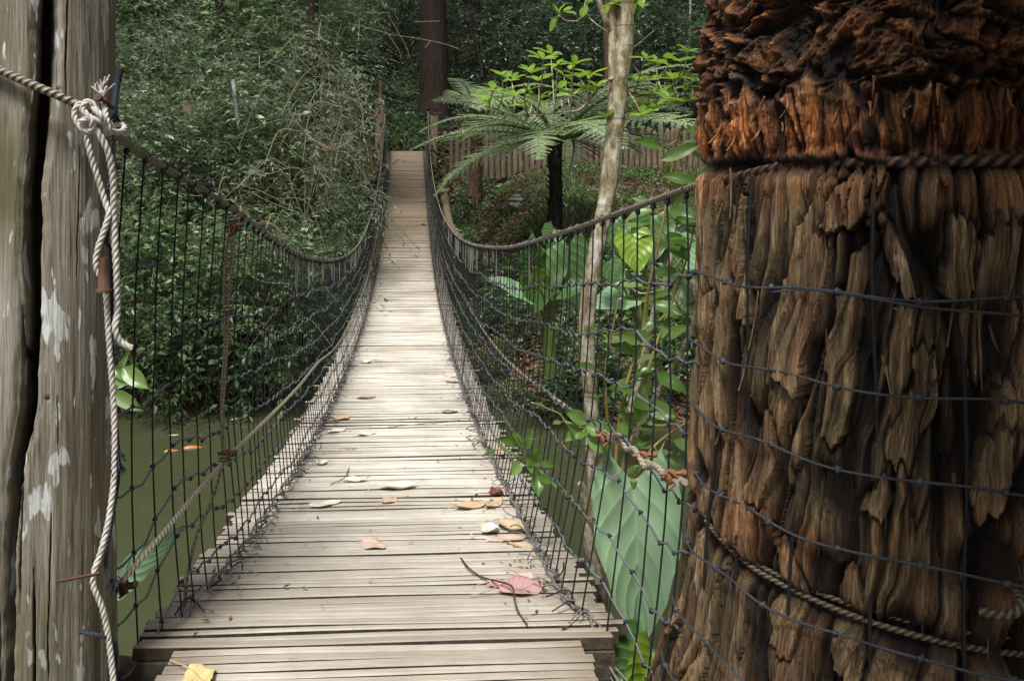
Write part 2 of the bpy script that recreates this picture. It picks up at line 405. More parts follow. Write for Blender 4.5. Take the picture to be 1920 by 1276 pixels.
# ---------------------------------------------------------------- terrain
def axis_x(d): return -.0431 * np.asarray(d, float) - .0903
def deck_z(d):
    q = np.asarray(d, float) - 10.0
    return -2.0 + np.where(q < 0, .0105, .0117) * q ** 2
WATER_Z = -3.3
def ground_h(x, y):
    x = np.asarray(x, float); y = np.asarray(y, float)
    w = sstep(-2.5, 2.5, x - axis_x(y))
    wob = .5 * perlin(x * .35, y * .2, 3.3)
    tr, tl = y - 10.2 - wob, y - 11.0 - wob
    pr = np.interp(tr, [-3, 0, .9, 3.2, 5.6, 8, 11.2, 15.4, 20, 60], [-3.95, -3.35, -2.75, -1.75, -1.02, -.45, .32, .76, 3.4, 26])
    pl = np.interp(tl, [-3, 0, 1.5, 4, 9, 14.6, 20, 60], [-3.95, -3.32, -2.2, -.8, .5, .76, 3.8, 27])
    h = pl * (1 - w) + pr * w
    c = np.exp(-((x - axis_x(y)) / 1.9) ** 2) * (1 - sstep(23.4, 26.0, y))
    h = h * (1 - c) + np.minimum(h, -3.7) * c
    near = np.interp(y, [-30, .5, 1.7, 3.2, 4.3], [-1.5, -1.75, -2.15, -3.2, -3.95])
    side = np.interp(np.abs(x), [0, 10, 14, 45], [-10, -3.95, -2, 9])
    h = np.maximum(np.maximum(h, near), side)
    return h + .10 * perlin(x * .9, y * .9, 1.5) + .04 * perlin(x * 3.1, y * 3.1, 2.5)

xs = np.concatenate([np.linspace(-70, -9, 40), np.linspace(-8.7, 8.7, 130), np.linspace(9, 70, 40)])
ys = np.concatenate([np.linspace(-30, 0, 20), np.linspace(.3, 30, 150), np.linspace(30.7, 95, 50)])
X, Y = np.meshgrid(xs, ys, indexing='xy')
mb = MB(); gridmesh(mb, np.stack([X, Y, ground_h(X, Y)], -1))
tag(mb.build('ground', M['ground']), kind='structure')
X, Y = np.meshgrid(np.linspace(-15, 15, 31), np.linspace(2.6, 26, 24), indexing='xy')
mb = MB(); gridmesh(mb, np.stack([X, Y, np.full_like(X, WATER_Z)], -1))
tag(mb.build('pond_water', M['water']), kind='structure')

# ---------------------------------------------------------------- leaves
def basis(dirs, up):
    x = dirs / (np.linalg.norm(dirs, axis=1)[:, None] + 1e-9)
    y = np.cross(up, x); y /= np.linalg.norm(y, axis=1)[:, None] + 1e-9
    return np.stack([x, y, np.cross(x, y)], 1)            # rows: local axes in world
LEAF5 = (np.array([[0, 0, 0], [.42, .21, .05], [.42, -.21, .05], [.5, 0, 0], [1, 0, -.10]]), np.array([[0, 2, 4, 3], [0, 3, 4, 1]]))
OVAL = (np.array([[0, 0, 0], [.25, .17, .05], [.25, -.17, .05], [.3, 0, .0], [.65, .21, .04], [.65, -.21, .04], [.66, 0, -.03], [1, 0, -.12]]),
        np.array([[0, 2, 3, 3], [0, 3, 1, 1], [3, 2, 5, 6], [3, 6, 4, 1], [6, 5, 7, 7], [6, 7, 4, 4]]))
OVAL = (OVAL[0], None)
def scatter(mb, pos, dirs, up, size, tint, tpl='leaf', width=1.0, mat=0):
    if tpl == 'leaf': T, Fq = LEAF5
    elif tpl == 'oval':
        T = OVAL[0]; Fq = np.array([[3, 2, 5, 6], [3, 6, 4, 1]])
    T = T * np.array([1, width, 1])
    Bm = basis(dirs, up)
    V = pos[:, None] + np.einsum('ki,nij->nkj', T, Bm) * size[:, None, None]
    K = len(T); n = len(pos)
    D = np.zeros((n, K, 3)); D[:, :, 0] = tint[:, None]; D[:, :, 1] = T[None, :, 0]; D[:, :, 2] = T[None, :, 1]
    off = (np.arange(n) * K)[:, None, None]
    if tpl == 'oval':
        q = np.concatenate([(Fq[None] + off).reshape(-1, 4)])
        tr = np.array([[0, 2, 3], [0, 3, 1], [6, 5, 7], [6, 7, 4]])
        base = mb.n
        mb.add(V.reshape(-1, 3), q, D.reshape(-1, 3), mat)
        t3 = (tr[None] + off).reshape(-1, 3) + base
        mb.F.append(t3); mb.M.append(np.full(len(t3), mat, int))
    else:
        mb.add(V.reshape(-1, 3), (Fq[None] + off).reshape(-1, 4), D.reshape(-1, 3), mat)

def twig_leaves(mbL, mbT, starts, dirs, length, nl, leaf, seed, droop=.5, tw=.004, tpl='leaf', width=1.0, tint_c=None, twigs=True, spread=.9):
    """twigs grown from start points, set with leaves along their length"""
    r = np.random.default_rng(seed); n = len(starts)
    dirs = dirs / (np.linalg.norm(dirs, axis=1)[:, None] + 1e-9)
    L = length * r.uniform(.6, 1.3, n)
    bend = r.normal(size=(n, 3)) * .35; bend[:, 2] -= droop
    def pt(s): return starts + dirs * (L * s)[:, None] + bend * (L * s * s * .5)[:, None]
    if twigs:
        k = 4; a = np.linspace(0, 2 * math.pi, 3, endpoint=False)
        P = np.stack([pt(np.full(n, s)) for s in np.linspace(0, 1, k)], 1)            # n,k,3
        rad = tw * np.linspace(1, .4, k)
        ring = np.stack([np.cos(a), np.sin(a), np.sin(a + 1) * .4], -1)
        V = P[:, :, None] + ring[None, None] * rad[None, :, None, None]
        i, j = np.meshgrid(np.arange(k - 1), np.arange(3), indexing='ij')
        f = np.stack([i * 3 + j, i * 3 + (j + 1) % 3, (i + 1) * 3 + (j + 1) % 3, (i + 1) * 3 + j], -1).reshape(-1, 4)
        mbT.add(V.reshape(-1, 3), (f[None] + (np.arange(n) * k * 3)[:, None, None]).reshape(-1, 4))
    if tint_c is None: tint_c = r.uniform(.1, .7, n)
    s = np.repeat(np.linspace(.12, 1.0, nl)[None], n, 0) + r.normal(size=(n, nl)) * .03
    pos = np.stack([pt(s[:, q]) for q in range(nl)], 1)
    tg = dirs[:, None] + bend[:, None] * s[..., None]
    side = np.cross(tg, np.array([0, 0, 1.0])); side /= np.linalg.norm(side, axis=-1)[..., None] + 1e-9
    sg = np.where(np.arange(nl) % 2 == 0, 1, -1)[None, :, None]
    dl = tg * .6 + side * sg * spread + r.normal(size=(n, nl, 3)) * .35; dl[..., 2] -= .15
    up = np.array([0, 0, 1.0]) + r.normal(size=(n, nl, 3)) * .55
    sz = leaf * r.uniform(.55, 1.25, (n, nl))
    ti = np.clip(tint_c[:, None] + r.normal(size=(n, nl)) * .2, 0, 1)
    scatter(mbL, pos.reshape(-1, 3), dl.reshape(-1, 3), up.reshape(-1, 3), sz.ravel(), ti.ravel(), tpl, width)

def crown(mbL, mbT, c, rad, n_clump, per, tw_len, nl, leaf, seed, droop=.5, tpl='leaf', width=1.0, tw=.004, csize=.35, up_bias=.3, twigs=True):
    """clumps of leafy twigs inside a lumpy ellipsoid"""
    r = np.random.default_rng(seed); c = np.asarray(c, float); rad = np.asarray(rad, float)
    d = r.normal(size=(n_clump, 3)); d /= np.linalg.norm(d, axis=1)[:, None]
    q = r.uniform(.35, 1, n_clump) ** .5 * (1 + .25 * perlin(d[:, 0] * 2 + seed, d[:, 1] * 2, d[:, 2] * 2))
    cc = c + d * rad * q[:, None]
    st = np.repeat(cc, per, 0) + r.normal(size=(n_clump * per, 3)) * csize * rad.mean() * .5
    dd = np.repeat(d, per, 0) * .7 + r.normal(size=(n_clump * per, 3)) * .6; dd[:, 2] += up_bias
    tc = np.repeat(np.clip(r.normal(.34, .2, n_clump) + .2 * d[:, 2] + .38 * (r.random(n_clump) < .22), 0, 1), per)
    twig_leaves(mbL, mbT, st, dd, tw_len, nl, leaf, seed + 1, droop, tw, tpl, width, tc, twigs)
    return cc

def make_shrub(name, label, cat, R, Hh, seed, leaf=.085, n_clump=60, per=8, nl=11, tw_len=.55, mat='leaf', group=None, droop=.5, tpl='leaf', width=1.0, base=.08):
    root = empty(name, label, cat, group=group)
    L, T = MB(), MB()
    cc = crown(L, T, (0, 0, Hh * .52), (R, R * .85, Hh * .5), n_clump, per, tw_len, nl, leaf, seed, droop, tpl, width)
    r = np.random.default_rng(seed + 5)
    for k in range(0, len(cc), 3):
        b = np.array([r.normal() * base, r.normal() * base, -.25]); e = cc[k]
        m = b * .45 + e * .55 + np.array([r.normal() * .15, r.normal() * .15, .25])
        P = spline([b, m, e], .25); tube(T, P, np.linspace(.022, .006, len(P)), 5)
    L.build('foliage', M[mat], root); T.build('stems', M['twig'], root)
    return root
def set_on_ground(o, x, y, dz=0.0, s=1.0, rz=0.0):
    o.location = (x, y, float(ground_h(x, y)) + dz); o.scale = (s, s, s); o.rotation_euler = (0, 0, rz)

# ---------------------------------------------------------------- suspension bridge
D0, D1 = 2.26, 25.5
bridge = empty('suspension_bridge', 'slatted wooden rope bridge with net sides sagging across the green pond', 'bridge', (float(axis_x(D0)), D0, float(deck_z(D0))))
def bpart(mb, name, mat, smooth=True, parent=bridge):
    o = mb.build(name, mat, parent, smooth)
    if parent is bridge: o.matrix_parent_inverse = bridge.matrix_basis.inverted()
    return o
bpy.context.view_layer.update()
bridge_inv = bridge.matrix_basis.inverted()

def slats(mb, d0, d1, half, zf, seed, pitch=.045, thick=.036, dirty=True, off=0.0):
    r = np.random.default_rng(seed); d = d0; yaw = math.atan(.0431)
    k = 0
    while d < d1:
        pk = pitch * r.choice([.86, .95, 1.0, 1.0, 1.1, 1.28]); w = (pk - r.uniform(.0050, .0085)) * .5
        gap = pk; d += pk * .5
        slope = math.atan(.022 * (d - 10)) if zf is deck_z else 0
        c = np.array([axis_x(d), d + off, zf(d)]) ; c[2] += r.normal() * .0032
        prof = np.array([[-w, -thick], [-w, -.0035], [-w + .0035, 0], [w - .0035, 0], [w, -.0035], [w, -thick]])
        ax = np.array([math.cos(yaw), math.sin(yaw), 0]); ay = np.array([-math.sin(yaw) * math.cos(slope), math.cos(yaw) * math.cos(slope), math.sin(slope)])
        az = np.cross(ax, ay)
        big = r.random() < .12
        l0 = -half - r.normal() * .012 - (.05 if r.random() < .06 else 0); l1 = half + r.normal() * .012 + (.05 if r.random() < .05 else 0)
        tw = r.normal() * .004
        xsn = np.concatenate([[l0], np.linspace(-half * .86, half * .86, 7), [l1]])
        V = []; Dv = []
        far = float(sstep(9, 19, d)) * .85 + .05 + .34 * float(1 - sstep(2.3, 4.0, d))  # far-end dirt, plus canopy shade painted into the near end
        tn = np.clip(r.normal(.38, .36), 0, 1)
        for xx in xsn:
            edge = max(0.0, (abs(xx) / half - .70) / .3)
            for (py_, pz_) in prof:
                V.append(c + ax * xx + ay * (py_ + tw * xx) + az * (pz_ + .002 * math.sin(xx * 5 + k)))
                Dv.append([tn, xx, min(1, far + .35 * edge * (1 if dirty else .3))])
        m = len(xsn); f = []
        for i in range(m - 1):
            for j in range(6): f.append([i * 6 + j, (i + 1) * 6 + j, (i + 1) * 6 + (j + 1) % 6, i * 6 + (j + 1) % 6])
        f = np.array(f).reshape(m - 1, 6, 4)
        n0 = mb.n; mb.add(V, f[:, 1:4].reshape(-1, 4), Dv)
        g = f[:, [0, 4, 5]].reshape(-1, 4) + n0; mb.F.append(g); mb.M.append(np.full(len(g), 1))
        for e in (0, m - 1):
            b = e * 6; mb.add([V[b + q] for q in range(6)], [[0, 1, 4, 5], [1, 2, 3, 4]], [tn, 0, .5])
        last = d + pk * .5; d += pk * .5 + (.010 if big else 0) + (.02 if r.random() < .02 else 0); k += 1
    return last
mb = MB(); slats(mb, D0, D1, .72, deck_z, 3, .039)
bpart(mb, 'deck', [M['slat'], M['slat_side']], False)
for s in (-1, 1):
    mb = MB(); dd = np.linspace(D0 + .02, D1, 60)
    for off, hh in ((.48, .07),):
        P = np.stack([axis_x(dd) + s * off, dd, deck_z(dd) - .036 - hh / 2 - .003], 1)
        V = np.stack([P + np.array([a, 0, b]) for a, b in ((-.03, -hh / 2), (.03, -hh / 2), (.03, hh / 2), (-.03, hh / 2), (-.03, -hh / 2))], 1)
        gridmesh(mb, V); 
    bpart(mb, 'stringer', M['beam'], False)
mb = MB(); box(mb, (axis_x(D0), D0 + .03, float(deck_z(D0)) - .085), (1.40, .07, .09), math.atan(.0431))
bpart(mb, 'end_beam', M['beam'], False)

def smooth_interp(d, xp, fp):
    a = np.linspace(xp[0], xp[-1], 400); b = np.interp(a, xp, fp)
    k = np.hanning(17); k /= k.sum(); b = np.convolve(np.pad(b, 8, mode='edge'), k, 'valid')
    return np.interp(d, a, b)
NET = {-1: dict(d=[1.9, 2.2, 2.5, 2.85, 4.4, 6, 8, 10, 14, 20, 25.5], h=[1.475, 1.44, 1.40, 1.35, 1.22, 1.17, 1.13, 1.12, 1.16, 1.36, 1.47], L=[.74, .715, .625, .575, .55, .55, .56, .57, .59, .62, .70]),
       1: dict(d=[1.75, 1.9, 2.6, 4.3, 6, 11, 16, 22, 25.5], h=[1.32, 1.315, 1.29, 1.26, 1.29, 1.35, 1.31, 1.2, 1.35], L=[.90, .87, .77, .66, .61, .61, .62, .65, .70])}
def top_pt(s, d):
    q = NET[s]; d = np.asarray(d, float)
    return np.stack([axis_x(d) + s * smooth_interp(d, q['d'], q['L']), d, deck_z(d) + smooth_interp(d, q['d'], q['h'])], -1)
def foot_pt(s, d):
    d = np.asarray(d, float)
    L = np.interp(d, [1.9, 2.2, 2.5, 2.85, 4.4, 12, 25.5], [.74, .715, .62, .565, .535, .525, .53]) if s < 0 else np.interp(d, [2, 2.6, 5, 12, 25.5], [.70, .61, .57, .54, .53])
    k = (1 - sstep(2.25, 2.5, d)) if s < 0 else (1 - sstep(2.15, 2.45, d))
    L = L + k * ((L if s < 0 else .74) - L)
    return np.stack([axis_x(d) + s * L, d, deck_z(d) + .012 - .20 * k], -1)
# hand-rail cables; the near ends pass round the post and round the trunk
POST = np.array([-1.06, 2.05]); POST_R = .17
STUMP = np.array([1.13, 1.90])
left_lead = [at(-110, 85, 1.95), at(-40, 113, 1.875), at(40, 150, 1.855), at(110, 180, 1.865), at(165, 207, 1.90), at(206, 238, 2.0)]
mb = MB()
P = spline(np.vstack([left_lead, top_pt(-1, np.linspace(2.2, 25.45, 40))]), .04)
tube(mb, P, np.interp(P[:, 1], [0, 1.8, 6, 25], [.0120, .0108, .0100, .0105]), 10)
hl = bpart(mb, 'handrail_cable', M['cable'])
mb = MB()
P = spline(top_pt(1, np.concatenate([[1.86], np.linspace(2.0, 25.45, 42)])), .04)
tube(mb, P, .0098, 10)
bpart(mb, 'handrail_cable', M['cable'])
# the same cable where it bites into the trunk
STZ = .030
def ring_pts(z0, z1, a0, a1, r, n=60):
    a = np.radians(np.linspace(a0, a1, n)); z = np.linspace(z0, z1, n); r = np.broadcast_to(r, (n,))
    return np.stack([STUMP[0] + r * np.cos(a), STUMP[1] + r * np.sin(a), z], 1)
mb = MB()
tube(mb, ring_pts(-.02, .028, 180, 212, np.linspace(.455, .425, 20), 20), .012, 10)
tube(mb, ring_pts(.026, .033, 214, 345, np.interp(np.linspace(0, 1, 80), [0, .2, .35, 1], [.420, .434, .450, .452]), 80), .0125, 12)
bpart(mb, 'trunk_cable', M['cable_rust'])
# lower guy cables
mb = MB()
lo = [at(228, 1090, 2.13), at(300, 1006, 2.27), at(420, 866, 2.78), at(550, 735, 4.15)] + [np.array([axis_x(d) - L, d, deck_z(d) + h]) for d, L, h in ((5.4, .56, .46), (7.8, .56, .38), (13, .57, .38), (19, .60, .5), (25.4, .66, .6))]
tube(mb, spline(lo, .05), .0082, 8); bpart(mb, 'guy_cable', M['cable_pale'])
mb = MB()
hi = [at(1272, 905, 2.02), at(1180, 842, 2.38), at(1065, 765, 3.0), at(935, 657, 5.2), at(872, 562, 9.0)] + [np.array([axis_x(d) + .67, d, deck_z(d) + .55]) for d in (13, 19, 25.4)]
tube(mb, spline(hi, .05), .0085, 8)
q = spline([at(1285, 912, 2.0), at(1210, 868, 2.22), at(1165, 826, 2.42), at(1130, 816, 2.6)], .02)
w = np.linspace(0, 26, len(q)); tube(mb, q + np.stack([0 * w, .012 * np.sin(w), .012 * np.cos(w)], 1), .009, 8)
bpart(mb, 'guy_cable', M['cable_pale'])
mb = MB()   # loop of pale wire round the trunk below
lp = ring_pts(-.84, -.87, 183, 205, np.linspace(.488, .483, 12), 12).tolist() + ring_pts(-.872, -.90, 210, 268, np.linspace(.480, .456, 30), 30).tolist()
tube(mb, spline(lp, .03), .0062, 8)
lp2 = ring_pts(-.855, -.89, 183, 300, np.interp(np.linspace(0, 1, 60), [0, .2, .45, 1], [.480, .472, .450, .415]), 60)
tube(mb, lp2, .0055, 8)
tube(mb, spline([at(1838, 1146, 1.385), at(1880, 1153, 1.36), at(1908, 1146, 1.35), at(1917, 1128, 1.355), at(1908, 1112, 1.38)], .01), .008, 8)
bpart(mb, 'trunk_wire', M['cable_dull'])

def cross(s, d, f, seed):
    """point on the net at distance d and height fraction f (0 = cable, 1 = deck)"""
    a, b = top_pt(s, d), foot_pt(s, d)
    p = a + (b - a) * f[..., None]
    belly = np.sin(np.pi * f) * .035
    p[..., 0] += s * belly + .008 * perlin(d * 3 + seed, f * 4, seed * 1.7)
    return p
for s in (-1, 1):
    net = MB(); r = np.random.default_rng(40 + s)
    ds = [2.16 if s < 0 else 1.98]
    while ds[-1] < 25.3: ds.append(ds[-1] + (.098 if s < 0 else .098) * r.uniform(.85, 1.15) * (1 if ds[-1] < 9 else 1.0))
    ds = np.array(ds)
    fr = np.array([.17, .33, .48, .61, .72, .82, .92]) if s < 0 else np.array([.175, .31, .43, .545, .66, .775, .885])
    lean = .0 if s < 0 else -.10
    for k, d in enumerate(ds):
        f = np.linspace(0, 1, 9)
        dd = d + lean * (1 - f) * (1 if d < 8 else .3) + .010 * r.normal()
        dd = np.maximum(dd, 1.9)
        if s > 0 and d < 3.2: dd = d - .06 * f                       # strings by the trunk hang back
        tube(net, cross(s, dd, f, 3), .0029 if d < 8 else .0026, 5, 0, 0, cap=False)
    for i, f0 in enumerate(fr):
        dh = np.arange(ds[0], 25.3, .05)
        kn = .026 * perlin(dh * 1.3, i * 3.7, s * 2.1) + .013 * perlin(dh * 6.0, i * 5.1, 1.0)
        wv = .006 * np.sin(dh * 2 * math.pi / .12)
        if s < 0 and i < 2: kn = kn * 2.2 + .02 * (i == 0)
        ff = f0 + kn + wv
        pts = cross(s, dh, ff, 3)
        if s < 0 and i == 0:
            a = np.searchsorted(dh, 2.9); a2 = np.searchsorted(dh, 4.0)
            tube(net, pts[:8], .0038, 5, 0, 1); tube(net, pts[a2:], .0038, 5, 0, 1)
        elif s < 0 and i == 1:
            a = np.searchsorted(dh, 2.35); tube(net, pts[a:], .0038, 5, 0, 1)
        else: tube(net, pts, .0039, 5, 0, 1)
        for d in ds[ds < 7.5]:
            p = pts[np.argmin(abs(dh - d))]
            if s < 0 and i == 0 and 2.5 < d < 4.0: continue
            blob(net, p, .0074 if d < 5 else .0064, i + d, 4, .8, 0, 2)
    for d in ds[ds < 9]:                                             # whipping where each string meets the cable
        p = top_pt(s, d); blob(net, p - [0, 0, .019], .0085, d, 4, .7, 0, 2)
        tube(net, spline([p + [-.013, 0, 0], p + [0, .008, .013], p + [.013, .012, 0], p + [0, .004, -.022]], .01), .0024, 4, 0, 1 if r.random() < .5 else 0)
    # spare ends dangling in loops from the hand-rail
    for d in r.uniform(3.6, 12, 46):
        p = top_pt(s, d); l = r.uniform(.06, .26); g = r.uniform(.01, .035)
        tube(net, spline([p, p + [0, .003, -l * .6], p + [0, g * .5, -l], p + [0, g, -l * .6], p + [0, g, -.01]], .02), .0038, 4, 0, 3)
    netobj = bpart(net, 'side_net', [M['cord_black'], M['cord_grey'], M['cord_navy'], M['cord_lacing']])
    # lacing that ties the net to the slats
    lace = MB()
    dl = np.arange(2.2, 25.3, .045)
    for q in range(3):
        ph = dl * (2 * math.pi / (.17 + .03 * q)) + q * 2
        base = foot_pt(s, dl)
        off = np.stack([.020 * np.sin(ph) + .012 * perlin(dl * 4, q * 9.1, s * 1.0), 0 * dl, .013 + .012 * np.cos(ph) + .012 * np.abs(perlin(dl * 5, q * 4.1, 4.0))], 1)
        tube(lace, base + off, .0036, 5, 0, 0 if q < 2 else 1)
    for d in np.concatenate([r.uniform(2.2, 9, 120), r.uniform(9, 20, 70)]):
        p = foot_pt(s, d); L = r.uniform(.05, .16); a = r.uniform(-1, 1)
        e = p + np.array([-s * L * r.uniform(-.4, .8), L * a, r.uniform(.006, .03)])
        m_ = (p + e) / 2 + np.array([r.normal() * .02, r.normal() * .02, r.uniform(.005, .03)])
        tube(lace, spline([p + [0, 0, .005], m_, e], .02), .0027, 4, 0, int(r.choice([0, 0, 1, 2])))
    lo_ = lace.build('lacing', [M['cord_lacing'], M['cord_grey'], M['cord_black']], netobj)
# net cords carried on round the trunk
cords = MB()
for i, (z0, z1) in enumerate([(-.245, -.215), (-.42, -.415), (-.578, -.585), (-.735, -.745), (-.905, -.90), (-1.075, -1.06), (-1.22, -1.24)]):
    n = 90; zz = np.linspace(0, 1, n)
    rr = .500 + .004 * np.sin(zz * 40 + i) + np.interp(z0, [-1.3, -1.0, -.7], [.085, .035, .0])
    P = ring_pts(z0, z1, 172, 330, rr, n); P[:, 2] += .006 * np.sin(zz * 25 + i)
    rope(cords, spline(P, .02), .0030, 3, .020)
    for k in range(4, n, 9): blob(cords, P[k], .0072, k + i, 5, .9, 0, 0)
    if i == 0:
        Q = P[22:].copy(); Q[:, 2] += .014 * np.sin(np.linspace(0, 9, len(Q))) - .010 - np.linspace(0, .035, len(Q)); rope(cords, spline(Q, .02), .0029, 3, .020)
for a in (186, 200, 216, 234, 252, 272, 293):
    z = np.linspace(.0, -1.3, 14); rr = np.interp(z, [-1.3, -1.0, -.7, 0], [.552, .502, .478, .455])
    P = np.stack([STUMP[0] + rr * math.cos(math.radians(a)) + .006 * np.sin(z * 9), STUMP[1] + rr * math.sin(math.radians(a)), z], 1)
    tube(cords, P, .0038, 5, 0, 1)
bpart(cords, 'trunk_cords', [M['cord_blue'], M['cord_black']])
# suspender rope and clamps
mb = MB()
for o in (-.006, .006):
    rope(mb, [at(437, 412, 2.84) + [o, 0, 0], at(430, 480, 2.82) + [o * 2.2, 0, 0], at(425, 560, 2.82) + [o * 1.2, 0, 0], at(424, 640, 2.82) + [o * .8, 0, 0], at(417, 760, 2.78) + [o * .5, 0, 0], at(420, 850, 2.77) + [o * .5, 0, 0]], .0062)
rope(mb, [at(418, 870, 2.74), at(400, 930, 2.66), at(370, 1000, 2.58), at(350, 1090, 2.52), at(345, 1180, 2.5)], .006)
for px, py, d in ((437, 410, 2.84), (428, 578, 2.82), (420, 858, 2.77)):
    c = at(px, py, d); a = np.linspace(0, 4 * math.pi, 30)
    tube(mb, c + np.stack([.017 * np.cos(a), .013 * np.sin(a), np.linspace(-.012, .012, 30)], 1), .005, 6)
bpart(mb, 'suspender_rope', M['rope_tan'])
for px, py, d in ((437, 428, 2.84), (424, 852, 2.77), (1133, 820, 2.55), (1205, 858, 2.26), (1258, 893, 2.05), (232, 1100, 2.17)):
    mb = MB(); c = at(px, py, d)
    box(mb, c, (.026, .02, .036), .4, .004); tube(mb, [c + [-.03, 0, .006], c + [.034, -.004, .012]], .0055, 7); tube(mb, [c + [-.024, .01, -.011], c + [.03, .012, -.006]], .005, 7)
    blob(mb, c + [.034, -.004, .012], .0095, 2, 4, .2); tube(mb, spline([c + [-.01, -.012, .02], c + [.015, -.02, 0], c + [-.006, -.014, -.022]], .008), .004, 5)
    bpart(mb, 'cable_clamp', M['rust_tan' if px > 1000 else 'rust'])

# ---------------------------------------------------------------- boardwalk the viewer stands on
wz = lambda d: float(deck_z(D0)) + .001
end_ = slats(MB(), .2, D0 - .045, .60, wz, 8, .039)
mb = MB(); slats(mb, .2, D0 - .045, .60, wz, 8, .039, off=D0 - .004 - end_)
bw = mb.build('boardwalk', [M['slat'], M['slat_side']], None, False)
tag(bw, 'short slatted boardwalk just below the near end of the rope bridge', 'boardwalk')
mb = MB()
for s in (-.5, .5): box(mb, (axis_x(1.2) + s, 1.2, float(deck_z(D0)) + .001 - .036 - .055), (.08, 2.0, .10), 0)
mb.build('joist', M['beam'], bw, False)
mb = MB(); P = spline([at(215, 1262, 2.35), at(300, 1268, 2.4), at(420, 1290, 2.4)], .03); tube(mb, P, .05 + .008 * perlin(P[:, 0] * 20, 0, 0), 14)
tag(mb.build('timber_log', M['stake']), 'rough pale log end lying below the slats beside the left post', 'log')

# ---------------------------------------------------------------- split wooden post on the left
def wooden_post():
    na, nz = 620, 560
    al = np.linspace(-math.pi, math.pi, na + 1); z = np.linspace(-2.6, 1.3, nz)
    A, Z = np.meshgrid(al, z, indexing='xy')
    u = A * POST_R
    h = .006 * perlin(np.cos(A) * 2, np.sin(A) * 2, Z * 1.3) + .0022 * perlin(u * 45, Z * 1.8, .5) + .0012 * perlin(u * 130, Z * 5, .2)
    h += .012 * perlin(np.cos(A) * 1.2 + 4, np.sin(A) * 1.2, Z * .8)
    crack = np.zeros_like(A)
    zpx = lambda y: (HZ - y) / F * 1.88
    ys_ = np.array([-400, 0, 150, 250, 350, 480, 560, 640, 760, 850, 1000, 1276, 1700]); xs_ = np.array([88, 82, 76, 66, 57, 53, 60, 57, 52, 32, 18, 12, 8]); ws_ = np.array([34, 33, 31, 38, 28, 34, 26, 30, 30, 26, 24, 20, 16])
    Xc = (xs_ - CX) / F * 1.88 - POST[0]; ac = np.interp(Z, zpx(ys_)[::-1], np.arcsin(np.clip(Xc / POST_R, -1, 1))[::-1])
    wd = np.interp(Z, zpx(ys_)[::-1], (ws_ / F * 1.88 / POST_R * .5)[::-1])
    j = .05 * perlin(Z * 7, 0, 2.2) + .025 * perlin(Z * 23, 1, 2.2)
    jr = .05 * perlin(Z * 5, 9, 1.2) + .02 * perlin(Z * 31, 4, 1.2)
    e = np.minimum(A - (ac + j - wd), (ac + jr + wd) - A) * POST_R
    m = sstep(-.0015, .006, e); crack = np.maximum(crack, m); h -= .10 * m
    h -= .012 * sstep(-.02, .0, e) * (1 - m)
    # finer drying checks
    for (a0, zt, zb, wdt, dep) in ((.78, 1.2, .16, .0028, .02), (.15, -.28, -1.1, .004, .03), (.33, -.95, -2.2, .004, .03), (.55, -.8, -1.3, .002, .012), (-.42, 1.2, -.2, .003, .03), (-.2, -.4, -1.5, .005, .03), (.95, .1, -.3, .0018, .01), (.62, -.5, -.72, .0018, .01)):
        aa = a0 + .06 * perlin(Z * 2.2, a0 * 9, 0) + .012 * perlin(Z * 16, a0 * 5, 0)
        wz = wdt * sstep(zb, zb + .12, Z) * (1 - sstep(zt - .12, zt, Z))
        m2 = (1 - sstep(.3, 1.0, np.abs(A - aa) * POST_R / (wz + 1e-5))) * (wz > 2e-4)
        h -= dep * m2; crack = np.maximum(crack, m2)
    for (a0, z0) in ((.86, -.19), (.97, -.10), (.72, -.42), (.5, -.55), (.66, .22), (.3, -.22)):
        m3 = (1 - sstep(.2, 1, np.abs(A - a0) / .055)) * (1 - sstep(.2, 1, np.abs(Z - z0 - .02 * (A - a0)) / .0032))
        h -= .008 * m3; crack = np.maximum(crack, m3)
    R = POST_R + h
    lean = .006 * (Z + .3)
    V = np.stack([POST[0] + lean * .5 + R * np.sin(A), POST[1] - R * np.cos(A), Z], -1)
    moss = (1 - sstep(.05, .18, np.abs(Z - .0) - .06 * perlin(u * 9, Z * 2, 6))) * sstep(.35, .15, A) * .9
    moss = np.maximum(moss, .55 * sstep(-.75, -1.2, Z) * sstep(-.3, .5, perlin(u * 9, Z * 3, 2)))
    mb = MB(); gridmesh(mb, V, np.stack([crack, moss, u], -1))
    return mb.build('wooden_post', M['post'])
tag(wooden_post(), 'thick weathered grey post split by a wide dark crack at left edge', 'post')

# ropes and ironwork on the post
mb = MB()
fr = lambda px, py, d=1.885: at(px, py, d)
rope(mb, [fr(176, 205, 1.87), fr(150, 195, 1.85), fr(140, 215, 1.85), fr(152, 240, 1.85), fr(172, 245, 1.845), fr(172, 225, 1.835), fr(155, 205, 1.835), fr(165, 190, 1.84), fr(180, 205, 1.85), fr(186, 235, 1.86), fr(200, 250, 1.88), fr(212, 245, 1.89), fr(205, 232, 1.875), fr(188, 228, 1.845), fr(165, 222, 1.835), fr(150, 230, 1.84)], .0085, tint=0)
rope(mb, [fr(195, 195, 1.88), fr(200, 225, 1.86), fr(205, 243, 1.86), fr(222, 248, 1.9), fr(234, 241, 1.93), fr(228, 234, 1.95), fr(210, 236, 1.93)], .0080)
rope(mb, [fr(168, 196, 1.85), fr(190, 218, 1.84), fr(198, 240, 1.86), fr(190, 262, 1.87)], .008)
